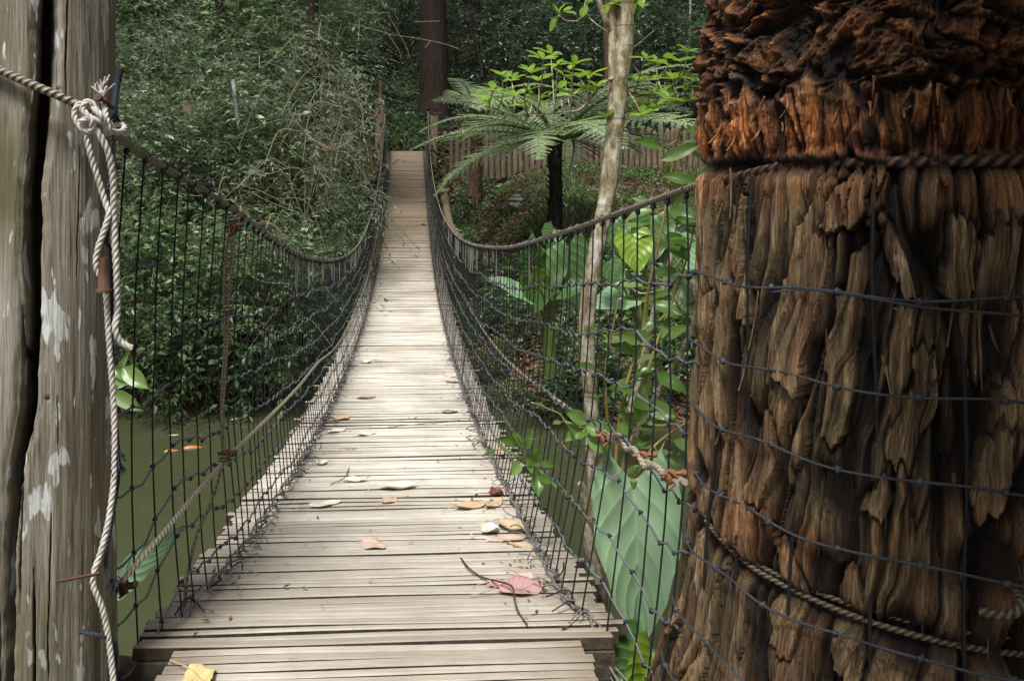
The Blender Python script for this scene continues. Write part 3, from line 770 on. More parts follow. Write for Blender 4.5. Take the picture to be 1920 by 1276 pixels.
rope(mb, [fr(172, 228, 1.845), fr(188, 255, 1.85), fr(204, 290, 1.86), fr(212, 340, 1.87), fr(214, 420, 1.88), fr(218, 500, 1.88), fr(220, 580, 1.89), fr(216, 615, 1.88), fr(226, 640, 1.89), fr(247, 653, 1.90)], .0088)
rope(mb, [fr(160, 240, 1.85), fr(170, 290, 1.86), fr(184, 335, 1.87), fr(196, 375, 1.875), fr(204, 400, 1.87), fr(196, 430, 1.865), fr(184, 465, 1.86), fr(180, 495, 1.86), fr(186, 515, 1.865)], .0082)
rope(mb, [fr(199, 545, 1.9), fr(202, 600, 1.9), fr(206, 660, 1.905), fr(212, 740, 1.91), fr(215, 820, 1.91), fr(213, 900, 1.91), fr(204, 970, 1.9), fr(190, 1030, 1.89), fr(176, 1072, 1.88), fr(176, 1100, 1.88), fr(192, 1140, 1.89), fr(204, 1200, 1.9), fr(214, 1290, 1.9)], .0080)
r = np.random.default_rng(3)
for k in range(26):
    b = fr(192, 178, 1.90); e = fr(192 + r.normal() * 7, 156 + r.normal() * 6, 1.90 + r.normal() * .006)
    tube(mb, spline([b + r.normal(size=3) * .004, (b + e) / 2 + r.normal(size=3) * .004, e], .01), .0022, 4)
rope(mb, [fr(196, 200, 1.9), fr(192, 178, 1.9)], .008)
tag(mb.build('white_rope', M['rope_white']), 'frayed white rope knotted round the cable and hanging down the split post', 'rope')
mb = MB()
tube(mb, spline([fr(226, 130, 2.0), fr(219, 160, 1.99), fr(214, 205, 1.96), fr(209, 240, 1.94)], .01), .009, 8)
rope(mb, [fr(215, 215, 1.93), fr(222, 232, 1.95), fr(216, 250, 1.95), fr(209, 235, 1.92), fr(214, 222, 1.92)], .007)
rope(mb, [fr(209, 250, 1.94), fr(206, 330, 1.9), fr(196, 380, 1.885), fr(202, 420, 1.885), fr(200, 455, 1.88), fr(208, 470, 1.89), fr(211, 560, 1.91), fr(208, 650, 1.92), fr(214, 760, 1.92), fr(222, 880, 1.93), fr(208, 980, 1.93), fr(198, 1050, 1.91), fr(206, 1085, 1.9)], .006)
rope(mb, [fr(150, 1182, 1.89), fr(175, 1188, 1.885), fr(205, 1196, 1.9), fr(218, 1215, 1.92), fr(214, 1290, 1.93)], .0062)
for (px, py, n_, l) in ((206, 665, 26, 26), (222, 870, 34, 34), (214, 1095, 24, 24)):
    for k in range(n_):
        b = fr(px + r.normal() * 4, py - l * .8 + r.uniform(0, l), 1.91); e = b + np.array([r.normal() * .009, r.normal() * .006, -r.uniform(.005, .03)])
        tube(mb, [b, (b + e) / 2 + r.normal(size=3) * .002, e], .0016, 4)
tag(mb.build('navy_cord', M['cord_navy']), 'frayed navy cord running down the right edge of the split post', 'cord')
mb = MB(); c = fr(194, 525, 1.865)
P = np.array([c + [0, 0, .055], c + [0, 0, .03], c + [0, 0, -.02], c + [0, -.001, -.022], c + [0, -.001, -.029]]); tube(mb, P, np.array([.010, .0125, .0135, .019, .018]), 14)
tag(mb.build('rusty_bolt', M['rust']), 'rusty bolt with flared head hanging in the white rope on the post', 'bolt')
mb = MB(); tube(mb, spline([fr(184, 182, 1.86), fr(196, 190, 1.87), fr(212, 203, 1.92)], .01), .0055, 8); tube(mb, [fr(183, 181, 1.858), fr(185, 183, 1.862)], .011, 12)
tag(mb.build('rusty_nail', M['rust']), 'big bent rusty nail driven in above the white knot', 'nail')
mb = MB(); tube(mb, spline([fr(108, 1089, 1.882), fr(140, 1083, 1.875), fr(188, 1073, 1.875)], .02), .0042, 6)
tag(mb.build('rusty_wire', M['rust']), 'short rusty wire pinning the white rope low on the split post', 'wire')

# ---------------------------------------------------------------- huge fibrous trunk on the right
def big_tree():
    root = empty('fibrous_bark_tree', 'huge dark tree trunk with shaggy ridged bark bound by cable and net cords', 'tree', (STUMP[0], STUMP[1], -2.2))
    a_vis = np.linspace(math.radians(150), math.radians(350), 820); a_rest = np.linspace(math.radians(350), math.radians(510), 120)[1:]
    al = np.concatenate([a_vis, a_rest])
    z = np.concatenate([np.linspace(-2.6, -1.45, 60), np.linspace(-1.445, .45, 800), np.linspace(.46, 1.2, 40), np.linspace(1.3, 7, 25)])
    A, Z = np.meshgrid(al, z, indexing='xy')
    CA, SA = np.cos(A) * .5, np.sin(A) * .5
    U = A * .5
    R0 = np.interp(Z, [-2.6, -1.5, -1.3, -1.1, -.9, -.5, 0, .02, .10, .2, .35, 1, 7], [.78, .58, .52, .462, .436, .424, .412, .412, .430, .436, .412, .42, .28])
    wp = .030 * perlin(U * 3.1, Z * 2.6, 1.1) + .010 * perlin(U * 9, Z * 7, 5.1) + .004 * perlin(U * 30, Z * 20, 5.7)
    u = U + wp + .10 * Z * np.sin(A * 1.3)
    fray = .050 * perlin(u * 55, Z * 2, 4.1) + .03 * perlin(u * 130, Z * 3, 4.7)
    f1, f2, cid, cdx = worley(u * 10.5, Z * 1.0 + fray * 3 + .4 * perlin(u * 9, Z * 3, 2.2), 1)
    g1_, g2_, gid, gdx = worley(u * 27 + 3.3, Z * 2.4 + fray * 4 + .5 * perlin(u * 20, Z * 5, 3.2), 2)
    a1 = perlin(u * 6.6, Z * .75, .3); p1 = np.clip(np.abs(a1) * 8.0 - .12, 0, 1) ** .6
    b1 = perlin(u * 13 + 5, Z * 1.3, 8.3); p2 = np.clip(np.abs(b1) * 6.5, 0, 1) ** .7
    e1 = np.clip((f2 - f1) * 9, 0, 1)
    uf = u + (cid - .5) * .10 * Z + .008 * perlin(u * 18, Z * 9, 6.1)
    fib = perlin(uf * 75, Z * 2.6 + cid * 9, .7); fib2 = perlin(uf * 190, Z * 6, .9); fib3 = 1 - np.abs(perlin(uf * 38, Z * 1.6 + cid * 5, 6.7)) * 2
    big = perlin(CA * 5, SA * 5, Z * 1.8)
    lowh = .036 * p1 * (.35 + .65 * p2) + .016 * cid * p1 + .009 * gid + .010 * p2 + .008 * fib3 * p1 + .0065 * fib + .005 * fib2 + .014 * big - .018 * (1 - e1) * (cid < .55)
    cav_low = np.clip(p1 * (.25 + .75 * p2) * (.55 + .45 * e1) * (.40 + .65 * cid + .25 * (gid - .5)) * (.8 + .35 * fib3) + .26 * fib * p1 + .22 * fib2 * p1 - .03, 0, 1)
    def on_trunk(px, py):
        dx, dz = (px - CX) / F, (HZ - py) / F; a_ = dx * dx + 1; b_ = -2 * (dx * STUMP[0] + STUMP[1]); c_ = STUMP @ STUMP - .45 ** 2
        q_ = max(0.0, b_ * b_ - 4 * a_ * c_); dd_ = (-b_ - math.sqrt(q_)) / (2 * a_); x_, y_ = dx * dd_, dd_
        return (math.atan2(y_ - STUMP[1], x_ - STUMP[0]) % (2 * math.pi)), dz * dd_
    edge_n = .010 * perlin(U * 40, Z * 9, 2.9) + .006 * perlin(U * 110, Z * 16, 2.1)
    for pts, hw, up_ in (([(1560, 330), (1545, 420), (1520, 520), (1500, 620), (1490, 720)], .040, .030), ([(1610, 325), (1590, 400), (1570, 440)], .030, .030), ([(1790, 400), (1805, 470), (1800, 560)], .026, .032), ([(1655, 400), (1690, 480), (1700, 560)], .014, .026), ([(1640, 430), (1600, 560), (1580, 700), (1575, 830)], .024, .018),
                         ([(1460, 780), (1450, 860), (1440, 930)], .026, .024), ([(1880, 420), (1860, 560), (1850, 700)], .032, .020), ([(1740, 640), (1720, 760), (1690, 860)], .024, .022), ([(1400, 360), (1395, 480), (1400, 600)], .018, .016), ([(1350, 540), (1345, 660), (1335, 760)], .016, .018),
                         ([(1480, 1000), (1500, 1100), (1490, 1200)], .030, .020), ([(1340, 1000), (1330, 1100), (1310, 1200)], .022, .018), ([(1650, 900), (1640, 960)], .022, .020), ([(1880, 800), (1850, 900), (1830, 960)], .026, .020), ([(1600, 1060), (1590, 1160), (1600, 1260)], .028, .016)):
        q_ = np.array([on_trunk(*p_) for p_ in pts]); order = np.argsort(q_[:, 1]); zs_, as_ = q_[order, 1], q_[order, 0]
        ac_ = np.interp(Z, zs_, as_); tt_ = np.clip((Z - zs_[0]) / (zs_[-1] - zs_[0]), 0, 1)
        dist = np.abs((A - ac_) * .45 + .5 * edge_n + .012 * perlin(Z * 9, hw * 90, 1)) - hw * (.45 + .55 * np.sin(np.pi * np.clip(tt_ * .8 + .18, 0, 1))) - edge_n * .6
        dz_ = np.maximum(zs_[0] - Z, Z - zs_[-1]) + 2.0 * edge_n + .03 * perlin(U * 70, 0, 3.3)
        m_ = (1 - sstep(-.003, .003, dist)) * (1 - sstep(-.006, .006, dz_)); rim = np.exp(-(np.maximum(dist, dz_) / .010) ** 2) * (1 - m_)
        lift_ = up_ * (.7 + .5 * tt_ * 0 + .5 * (1 - tt_))
        lowh = np.where(m_ > .5, np.maximum(lowh, .030 + lift_ + .008 * fib + .005 * fib2 + .005 * fib3 + .3 * (lowh - .03)), lowh - .016 * rim)
        cav_low = cav_low * (1 - .7 * rim) * (1 - m_) + m_ * np.clip(.74 + .45 * fib + .4 * fib2, .15, 1)
    for px_, py_, ra, rz_, dp in ((1648, 500, .026, .085, .035), (1745, 480, .018, .075, .03), (1860, 640, .030, .09, .03), (1425, 810, .016, .07, .03), (1560, 905, .030, .04, .03), (1345, 880, .03, .035, .03), (1630, 700, .022, .09, .035), (1770, 850, .03, .09, .03), (1395, 690, .014, .09, .03), (1300, 700, .012, .1, .02), (1560, 1080, .03, .06, .03), (1700, 1180, .05, .06, .03), (1830, 1050, .07, .05, .035)):
        a_, z_ = on_trunk(px_, py_)
        w_ = np.exp(-((A - a_ + .06 * perlin(Z * 8, px_ * .1, 0)) * .45 / ra) ** 2 - ((Z - z_) / rz_) ** 2) * (1 + .5 * perlin(U * 30, Z * 12, 5))
        w_ = np.clip(w_ * 1.3, 0, 1); lowh = lowh - dp * w_; cav_low = cav_low * (1 - .85 * w_)
    # upper, knobbly reddish bulge
    q1 = .5 * perlin(U * 5, Z * 6, 7.7) + .18 * perlin(U * 14, Z * 16, 7.1)
    k1, k2, kid, kdx = worley(U * 9 + q1, Z * 13 + q1 * 1.5, 3)
    m1, m2, mid_, mdx = worley(U * 26 + q1 * 2, Z * 30 + q1 * 2, 4)
    ek = np.clip((k2 - k1) * 2.2, 0, 1) ** .7; em = np.clip((m2 - m1) * 2.2, 0, 1)
    sw = np.abs(np.sin((Z * 46 + U * 30 * (kid - .5) * 2 + 6 * perlin(U * 6, Z * 7, 3.1) + 3 * kid)))
    nb = fbm(U * 12, Z * 14, 2.2, 5)
    def rmf(x, y, z):
        t_, am = 0, 1.0
        for o_ in range(6):
            t_ = t_ + am * (1 - np.abs(perlin(x * 1.95 ** o_ + 9 * o_, y * 1.95 ** o_, z + o_)) * 2); am *= .55
        return t_ / 2.2
    dir_ = (kid - .5) * 1.6
    rm = rmf(U * 9 + q1 + dir_ * Z * 6, Z * 15 + q1 * 2 - dir_ * U * 4, 1.4)
    rf = rmf(U * 60 + 14 * q1 + dir_ * Z * 60, Z * 26 + 10 * q1, 3.4)
    ridge = np.clip(rm * .75 + .25 * ek * kid, 0, 1)
    uph = .052 * rm + .014 * ek * kid + .009 * rf + .010 * nb + .005 * fib2 + .022 * perlin(CA * 7, SA * 7, Z * 9)
    ridge = np.clip((rm - .25) * 1.5 * (.55 + .45 * ek) * (.5 + .6 * rf), 0, 1)
    # hanging fringe just above the cable
    h1, h2, hid, hdx = worley(u * 21 + .6 * perlin(U * 9, Z * 9, 2), Z * 4.4 + .8 * perlin(U * 12, 1, 2), 5)
    s1 = np.clip((h2 - h1) * 3.0, 0, 1) * (.45 + .55 * hid) * (.6 + .4 * np.clip(np.abs(perlin(u * 44, Z * 4, 4.4)) * 4, 0, 1))
    frh = (.022 * s1 + .012 * hid) * (1 - .5 * sstep(math.radians(235), math.radians(262), A)) + .010 * fib + .007 * fib2 + .012 * nb + .006 * fib3 + .006
    jag = .045 * perlin(U * 7, 0, 8.8) + .030 * perlin(U * 24, 0, 8.1) + .015 * perlin(U * 60, Z * 8, 8.5)
    k_fr = sstep(.030 + jag * .3, .060 + jag * .3, Z) * (1 - sstep(.165 + jag, .185 + jag, Z)); k_up = sstep(.165 + jag, .185 + jag, Z)
    h = lowh * (1 - k_fr - k_up) + frh * k_fr + uph * k_up
    cav = cav_low * (1 - k_fr - k_up) + np.clip(s1 * 1.0 + .3 * fib + .25 * fib2, 0, 1) * k_fr + np.clip(ridge + .04, 0, 1) * k_up
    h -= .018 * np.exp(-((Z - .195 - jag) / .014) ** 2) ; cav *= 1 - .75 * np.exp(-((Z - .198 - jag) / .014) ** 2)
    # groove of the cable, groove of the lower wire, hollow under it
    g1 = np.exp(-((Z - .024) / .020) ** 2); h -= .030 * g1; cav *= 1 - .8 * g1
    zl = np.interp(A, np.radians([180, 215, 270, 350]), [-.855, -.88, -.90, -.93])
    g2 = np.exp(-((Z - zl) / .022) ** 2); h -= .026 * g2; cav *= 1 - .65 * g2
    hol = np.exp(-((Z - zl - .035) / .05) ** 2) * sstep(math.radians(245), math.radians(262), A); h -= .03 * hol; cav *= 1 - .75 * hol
    R = R0 + h
    V = np.stack([STUMP[0] + R * np.cos(A), STUMP[1] + R * np.sin(A), Z], -1)
    red = np.clip(k_up * (.55 + .5 * perlin(U * 5, Z * 5, .1)) + k_fr * (1.0 - .55 * sstep(.09 + jag, .17 + jag, Z)) + .30 * np.exp(-((Z + .02) / .05) ** 2) * (k_fr + k_up < .5) + .30 * np.exp(-((Z + .78) / .12) ** 2) * sstep(-.1, .4, perlin(U * 6, Z * 6, 3)), 0, 1)
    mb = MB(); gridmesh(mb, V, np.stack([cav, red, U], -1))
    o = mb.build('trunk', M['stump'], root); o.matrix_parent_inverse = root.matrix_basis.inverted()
    # peeling strips
    r = np.random.default_rng(5); mb = MB()
    for k in range(170):
        a = math.radians(r.uniform(185, 320)); zt = r.uniform(-1.25, .02) if k < 105 else r.uniform(.10, .2)
        ln = r.uniform(.04, .16) if k < 105 else r.uniform(.02, .05); wdt = r.uniform(.0012, .005)
        rr = .474 + np.interp(zt, [-1.35, -1.0, -.8], [.07, .02, 0]); n = 9; t = np.linspace(0, 1, n)
        curl = r.uniform(.002, .022); da = r.normal() * .025; rr -= .012
        P = np.stack([STUMP[0] + (rr + curl * t ** 2 * 1.2) * np.cos(a + da * t), STUMP[1] + (rr + curl * t ** 2 * 1.2) * np.sin(a + da * t), zt - ln * t], 1)
        side = np.array([-math.sin(a), math.cos(a), .15 * r.normal()])
        wv = wdt * (1 - .75 * t) * (1 + .3 * np.sin(t * 9 + k))
        out = np.array([math.cos(a), math.sin(a), 0])
        G = np.stack([P - side * wv[:, None], P + out * .004, P + side * wv[:, None]], 1)
        D = np.zeros((n, 3, 3)); D[..., 0] = r.uniform(.35, .8); D[..., 1] = 0 if zt < .05 else .6
        gridmesh(mb, G, D)
    o = mb.build('bark_strips', M['stump'], root); o.matrix_parent_inverse = root.matrix_basis.inverted(); o['kind'] = 'stuff'
    # unseen crown, its clumps and low lobes added to shade the trunk front
    L, T = MB(), MB()
    for k, (x, y, zc, R_) in enumerate(((5.2, .4, 6.0, 2.2), (4.4, -2.6, 5.0, 2.2), (3.6, -.8, 2.6, 1.5), (1.25, -.60, 3.0, .55), (2.4, -1.0, 2.6, .8), (1.28, .48, 1.0, .36), (1.75, .1, .9, .5), (3.0, -2.6, 1.6, 1.4))):
        cc = crown(L, T, (x, y, zc), (R_, R_ * .9, R_ * .5), 70, 7, .3 + .25 * R_, 9, .26, 900 + k)
        P = spline([(STUMP[0], STUMP[1], 4.6), ((x + STUMP[0]) / 2, (y + STUMP[1]) / 2, 5.6), (x, y, zc)], .3); tube(T, P, np.linspace(.16, .04, len(P)), 8)
    for mbx, nm, mt in ((L, 'crown', 'leaf_dark'), (T, 'branches', 'bark_brown')):
        o = mbx.build(nm, M[mt], root); o.matrix_parent_inverse = root.matrix_basis.inverted()
big_tree()

# ---------------------------------------------------------------- posts at the far end
def far_post(name, label, px, d, w, dep, y_top, y_bot, mat, lean=0.0, seed=0, peak=0.0):
    mb = MB(); b = at(px, y_bot, d); t = at(px, y_top, d); zb, zt = b[2] - .8, t[2]
    n = 24; zs = np.linspace(zb, zt, 14); a = np.linspace(0, 2 * math.pi, n + 1)
    A, Z = np.meshgrid(a, zs, indexing='xy')
    sq = (np.abs(np.cos(A)) ** 4 + np.abs(np.sin(A)) ** 4) ** -.25
    rr = sq * (1 + .06 * perlin(A * 2, Z * 3, seed))
    V = np.stack([b[0] + lean * (Z - b[2]) + w * rr * np.cos(A), d + dep * rr * np.sin(A), Z], -1)
    gridmesh(mb, V); top = V[-1, :n]
    mb.add(np.vstack([top, top.mean(0) + [0, 0, peak + .01]]), [[q, (q + 1) % n, n] for q in range(n)])
    return tag(mb.build(name, M[mat]), label, 'post')
far_post('bridge_post', 'tall rough grey post at far left end of the bridge', 712, 25.55, .16, .14, 190, 300, 'stake', .0, 2, .12)
far_post('bridge_post', 'shorter flat topped tan post at far right end of the bridge', 813, 25.55, .14, .12, 218, 296, 'stake', .02, 4)
far_post('bridge_stake', 'thin reddish stake rising above the grey post at far left', 712, 25.75, .06, .06, 152, 285, 'bark_brown', .01, 6, .03)
far_post('bridge_stake', 'thin split stake leaning beside the far left bridge post', 727, 25.45, .045, .05, 196, 296, 'stake', -.09, 7, .05)

# ---------------------------------------------------------------- palisade fence
fence = empty('palisade_fence', 'low palisade fence of pointed brown stakes on the far right bank', 'fence', tuple(at(1090, 312, 21.0)))
stake_meshes = []
for k in range(5):
    mb = MB(); r = np.random.default_rng(60 + k); n = 12; a = np.linspace(0, 2 * math.pi, n + 1)
    zs = np.array([-.3, 0, .3, .6, .85, .96, 1.04, 1.08]); rs = np.array([.074, .074, .072, .07, .068, .062, .035, .006])
    A, Z = np.meshgrid(a, zs, indexing='xy')
    rr = rs[:, None] * (1 + .10 * perlin(np.cos(A) * 1.5, np.sin(A) * 1.5, Z * 2 + k * 7))
    V = np.stack([rr * np.cos(A) + .012 * perlin(Z * 2, k * 3.0, 0), rr * np.sin(A), Z], -1); gridmesh(mb, V)
    stake_meshes.append(mb.data('stake', M['stake']))
r = np.random.default_rng(71)
for k, px in enumerate(np.arange(846, 1372, 10.9)):
    d = 21.6 - .0016 * (px - 850) + r.normal() * .03
    o = bpy.data.objects.new('stake', stake_meshes[k % 5]); COL.objects.link(o); o.parent = fence
    x = (px - CX) / F * d; zb = (HZ - 313 + 2 * math.sin(px * .012)) / F * d
    o.location = Vector((x, d, zb)) - fence.location
    o.rotation_euler = (r.normal() * .03, r.normal() * .035, r.uniform(0, 6)); s = r.uniform(.9, 1.12); o.scale = (s * r.uniform(.85, 1.1), s, s * r.uniform(.9, 1.06))
mb = MB(); tube(mb, [at(840, 270, 21.72), at(1380, 268, 20.9)], .035, 8); o = mb.build('rail', M['stake'], fence); o.matrix_parent_inverse = fence.matrix_basis.inverted()

# ---------------------------------------------------------------- stones, dead stump on the bank
def stone_pile():
    c = at(967, 334, 18.6); c[2] = float(ground_h(c[0], c[1])) + .05
    root = empty('stone_lantern', 'low grey stone pile with a flat cap stone in front of the fence', 'stones', tuple(c))
    mb = MB(); blob(mb, (0, 0, .05), .2, 3, 10, .3, sc=(1, .9, .6)); mb.build('base', M['stone'], root)
    mb = MB(); blob(mb, (.01, 0, .17), .19, 5, 10, .25, sc=(1.1, .9, .35)); mb.build('cap_stone', M['stone'], root)
    mb = MB(); blob(mb, (.02, .0, .25), .11, 8, 8, .25, sc=(1, .9, .5)); mb.build('top_stone', M['stone'], root)
stone_pile()
mb = MB(); P = spline([at(833, 362, 18.5), at(838, 395, 18.4), at(846, 425, 18.0), at(868, 455, 17.2)], .08)
tube(mb, P, np.linspace(.10, .07, len(P)) * (1 + .3 * perlin(np.arange(len(P)) * .5, 0, 0)), 12)
blob(mb, at(832, 360, 18.5), .13, 4, 8, .5, sc=(1, 1, .7))
tag(mb.build('dead_stump', M['stake']), 'bent dead stump sticking out of the bank right of the bridge', 'tree stump')

# half hidden board among the left shrubs
bd = empty('board_panel', 'plain brown board on a pale ledge half hidden by leaves', 'board', tuple(at(372, 236, 14.3)))
mb = MB(); box(mb, (0, 0, .23), (.55, .04, .46), .15); mb.build('panel', M['board'], bd, False)
mb = MB(); box(mb, (.22, -.05, -.03), (.62, .16, .05), .15); mb.build('ledge', M['palepaint'], bd, False)
mb = MB()
for s in (-.2, .2): box(mb, (s, .06, -.7), (.07, .07, 1.4), 0)
mb.build('legs', M['beam'], bd, False)

# ---------------------------------------------------------------- background trunks
def trunk_tree(name, label, px, d, wpx, seed, mat='bark_dark', crown_z=9.0, crown_r=2.6, leaf=.22, cmat='leaf_dark', lean=0.0, group=None, n_clump=36):
    x = (px - CX) / F * d; zb = float(ground_h(x, d))
    root = empty(name, label, 'tree', (x, d, zb), group=group)
    r = wpx / F * d / 2; mb = MB(); L, T = MB(), MB()
    H_ = crown_z - zb; n = 30; z = np.linspace(-.5, H_, n)
    P = np.stack([lean * z + .08 * perlin(z * .4, seed, 0), .05 * perlin(z * .5, seed, 3), z], 1)
    a = np.linspace(0, 2 * math.pi, 25); A, K = np.meshgrid(a, np.arange(n), indexing='xy')
    rad = (r * np.interp(z, [-.5, 0, .8, H_], [1.5, 1.25, 1.02, .7]))[:, None] * (1 + .10 * np.abs(perlin(np.cos(A) * 5, np.sin(A) * 5, z[:, None] * .5 + seed)))
    V = P[:, None] + np.stack([rad * np.cos(A), rad * np.sin(A), 0 * A], -1); gridmesh(mb, V)
    mb.build('trunk', M[mat], root)
    crown(L, T, (P[-1, 0], 0, H_ + .6), (crown_r, crown_r, crown_r * .62), n_clump, 6, .95, 9, leaf, seed * 7 + 100, .4, csize=.4)
    for k in range(7):
        q = 2 * math.pi * k / 7; e = P[-1] + np.array([math.cos(q) * crown_r * .7, math.sin(q) * crown_r * .7, .9]); tube(T, spline([P[-3], (P[-1] + e) / 2 + [0, 0, -.2], e], .4), np.linspace(r * .35, .02, len(spline([P[-3], (P[-1] + e) / 2 + [0, 0, -.2], e], .4))), 6)
    L.build('crown', M[cmat], root); T.build('branches', M[mat], root)
    return root
trunk_tree('forest_tree', 'massive near black trunk standing right behind the far bridge end', 813, 27.5, 54, 1, crown_z=12, crown_r=3.2, leaf=.26)
trunk_tree('forest_tree', 'brown trunk rising through the leaves at upper left', 412, 17.4, 22, 2, 'bark_dark', crown_z=7.2, crown_r=1.8)
trunk_tree('forest_tree', 'dark trunk behind the tree fern right of the massive black one', 890, 29.5, 20, 3, crown_z=11)
trunk_tree('forest_tree', 'slender dark trunk directly behind the pale forked tree', 1142, 26.5, 20, 4, 'bark_brown', crown_z=11)
trunk_tree('forest_tree', 'thin pale pole trunk in the dark wood left of the big bark trunk', 1294, 27, 5, 5, 'bark_pale', crown_z=9.5, crown_r=2)
trunk_tree('forest_tree', 'thin grey pole trunk right of the pale forked tree', 1272, 29, 5, 6, 'bark_brown', crown_z=10, crown_r=2)
trunk_tree('forest_tree', 'brown trunk veiled by dry vines left of the far bridge posts', 585, 17.0, 26, 7, 'bark_dark', crown_z=8.5, crown_r=2.0)
trunk_tree('forest_tree', 'dark trunk midway between the black trunk and the pale forked tree', 1000, 31, 16, 8, crown_z=11.5)

# ---------------------------------------------------------------- shrubs and thickets
G1 = 'leafy shrubs massed on the left bank'
shA = make_shrub('leafy_shrub', '', 'shrub', 1.25, 3.0, 21, leaf=.115, n_clump=62, per=9, group=G1)
shB = make_shrub('leafy_shrub', '', 'shrub', 1.15, 3.4, 22, leaf=.13, n_clump=58, per=8, nl=10, mat='leaf', group=G1)
shC = make_shrub('leafy_shrub', '', 'shrub', 1.3, 3.2, 23, leaf=.08, n_clump=80, per=9, mat='leaf_grey', group=G1, droop=.8)
shH = make_shrub('leafy_shrub', '', 'shrub', 1.3, 3.3, 24, leaf=.115, n_clump=70, per=9, nl=14, tw_len=.75, mat='leaf_grey', group=G1, droop=1.0, width=.42)
protos = {'A': shA, 'B': shB, 'C': shC, 'H': shH}; used = set()
LAB = {'A': 'small leaved mid green shrub massed on the left bank', 'B': 'dark green shrub massed on the left bank', 'C': 'grey green small leaved shrub massed on the left bank', 'H': 'wispy narrow leaved pale shrub massed on the left bank'}
def put(kind, px, d, dz=0.0, s=1.0, rz=0.0, label=None, lab=LAB, protos=protos, sz=1.0):
    o = protos[kind] if kind not in used else copy_thing(protos[kind]); used.add(kind)
    set_on_ground(o, (px - CX) / F * d, d, dz, s, rz); o.scale = (s, s, s * sz)
    o['label'] = label or lab[kind]
    return o
left = [('B', 205, 11.1, -.6, .95), ('A', 300, 11.2, -.6, .95), ('B', 395, 11.2, -.6, .85), ('A', 480, 11.4, -.6, .95), ('B', 530, 11.7, -.6, .85), ('A', 556, 12.8, -.3, .66), 
        ('C', 230, 13.2, -.2, 1.1), ('A', 330, 13.6, -.1, 1.05), ('B', 440, 13.5, -.2, 1.05), ('H', 530, 13.6, .0, 1.1), ('A', 566, 14.6, -.2, .80),
        ('A', 215, 15.5, -.1, 1.25), ('H', 300, 15.4, .0, 1.2), ('B', 440, 16.3, .2, 1.25), ('H', 545, 16, .3, 1.2), ('H', 545, 17.2, .3, .9), ('B', 622, 18.5, -.3, .62),
        ('B', 250, 19, .6, 1.6), ('A', 370, 19.5, .8, 1.6), ('H', 480, 20, 1.0, 1.6), ('B', 580, 20, .8, 1.4), ('H', 572, 21.5, .8, 1.0), ('A', 622, 23.5, .0, .72),
        ('A', 300, 24, 1.2, 2.0), ('B', 420, 25, 1.5, 2.0), ('A', 540, 26, 1.5, 2.0), ('C', 610, 27.5, 1.4, 1.5), ('B', 660, 31, .2, 1.2)]
r = np.random.default_rng(9)
for (k, px, d, dz, s) in left: put(k, px, d, dz, s, r.uniform(0, 6.28))
# thicket on the hillside beyond the fence
LAB2 = {'D': 'dark glossy leaved shrub in the wood beyond the fence', 'E': 'bluish green shrub in the wood beyond the fence'}
G2 = 'dark shrubs in the wood beyond the fence'
prot2 = {'D': make_shrub('woodland_shrub', '', 'shrub', 1.7, 4.2, 31, leaf=.17, n_clump=80, per=7, nl=10, tw_len=.8, mat='leaf_dark', group=G2),
         'E': make_shrub('woodland_shrub', '', 'shrub', 1.6, 4.6, 32, leaf=.15, n_clump=80, per=7, nl=10, tw_len=.8, mat='leaf_dark', group=G2, droop=.9)}
back = [('D', 860, 31, -.3, .9), ('E', 930, 28.5, -.3, 1.0), ('D', 1010, 28, -.2, 1.0), ('E', 1090, 28.5, -.2, 1.05), ('D', 1170, 28, -.2, 1.0), ('E', 1250, 27.5, -.3, 1.0), ('D', 1330, 27, -.3, 1.0),
        ('E', 880, 36, .0, 1.5), ('D', 970, 35, .3, 1.4), ('E', 1060, 35, .3, 1.5), ('D', 1160, 35, .3, 1.5), ('E', 1260, 34, .3, 1.5), ('D', 1350, 33, .2, 1.4),
        ('D', 760, 36, .0, 1.1), ('E', 720, 33, .0, .9), ('E', 820, 40, 1, 1.5), ('D', 920, 43, 2, 1.8), ('E', 1050, 43, 2, 1.8), ('D', 1200, 42, 2, 1.8), ('E', 1330, 41, 2, 1.8), ('E', 700, 42, 1.5, 1.7), ('D', 560, 34, 2, 1.9), ('E', 420, 33, 2, 1.9), ('D', 300, 31, 2, 1.8)]
for (k, px, d, dz, s) in back: put(k, px, d, dz, s, r.uniform(0, 6.28), None, LAB2, prot2)
# low plants along the right bank
LAB3 = {'G': 'small leafy plant on the dark right bank below the fence'}
G3 = 'small leafy plants along the right bank'
prot3 = {'G': make_shrub('bank_plant', '', 'plant', .5, .75, 41, leaf=.10, n_clump=26, per=6, nl=8, tw_len=.3, mat='leaf', group=G3)}
for (px, d, s) in ((850, 20.5, 1.2), (842, 22.5, 1.4), (872, 17.5, 1.0), (900, 15.4, .9), (940, 14.6, .9), (985, 14.0, .9), (880, 14.2, .8), (1090, 14.2, .9), (1060, 13.2, .7), (1150, 13.8, .9), (1220, 13.6, 1.0), (1290, 13, 1.0), (930, 12.2, .7), (890, 11.2, .6), (1320, 11.4, 1.0), (900, 21, 1.2), (1190, 11.5, .8), (840, 13.0, .6), (860, 11.5, .55), (960, 10.9, .5), (1130, 12.2, 1.0), (1170, 12.6, 1.1), (1240, 12.0, 1.1), (1270, 11.2, 1.0), (1110, 10.9, .8), (1300, 12.2, 1.2), (1010, 12.6, .9), (1080, 11.6, .8), (1230, 10.6, .8), (950, 13.4, .9), (870, 19, 1.1), (1330, 13.5, 1.2)):
    put('G', px, d, -.08, s, r.uniform(0, 6.28), None, LAB3, prot3)

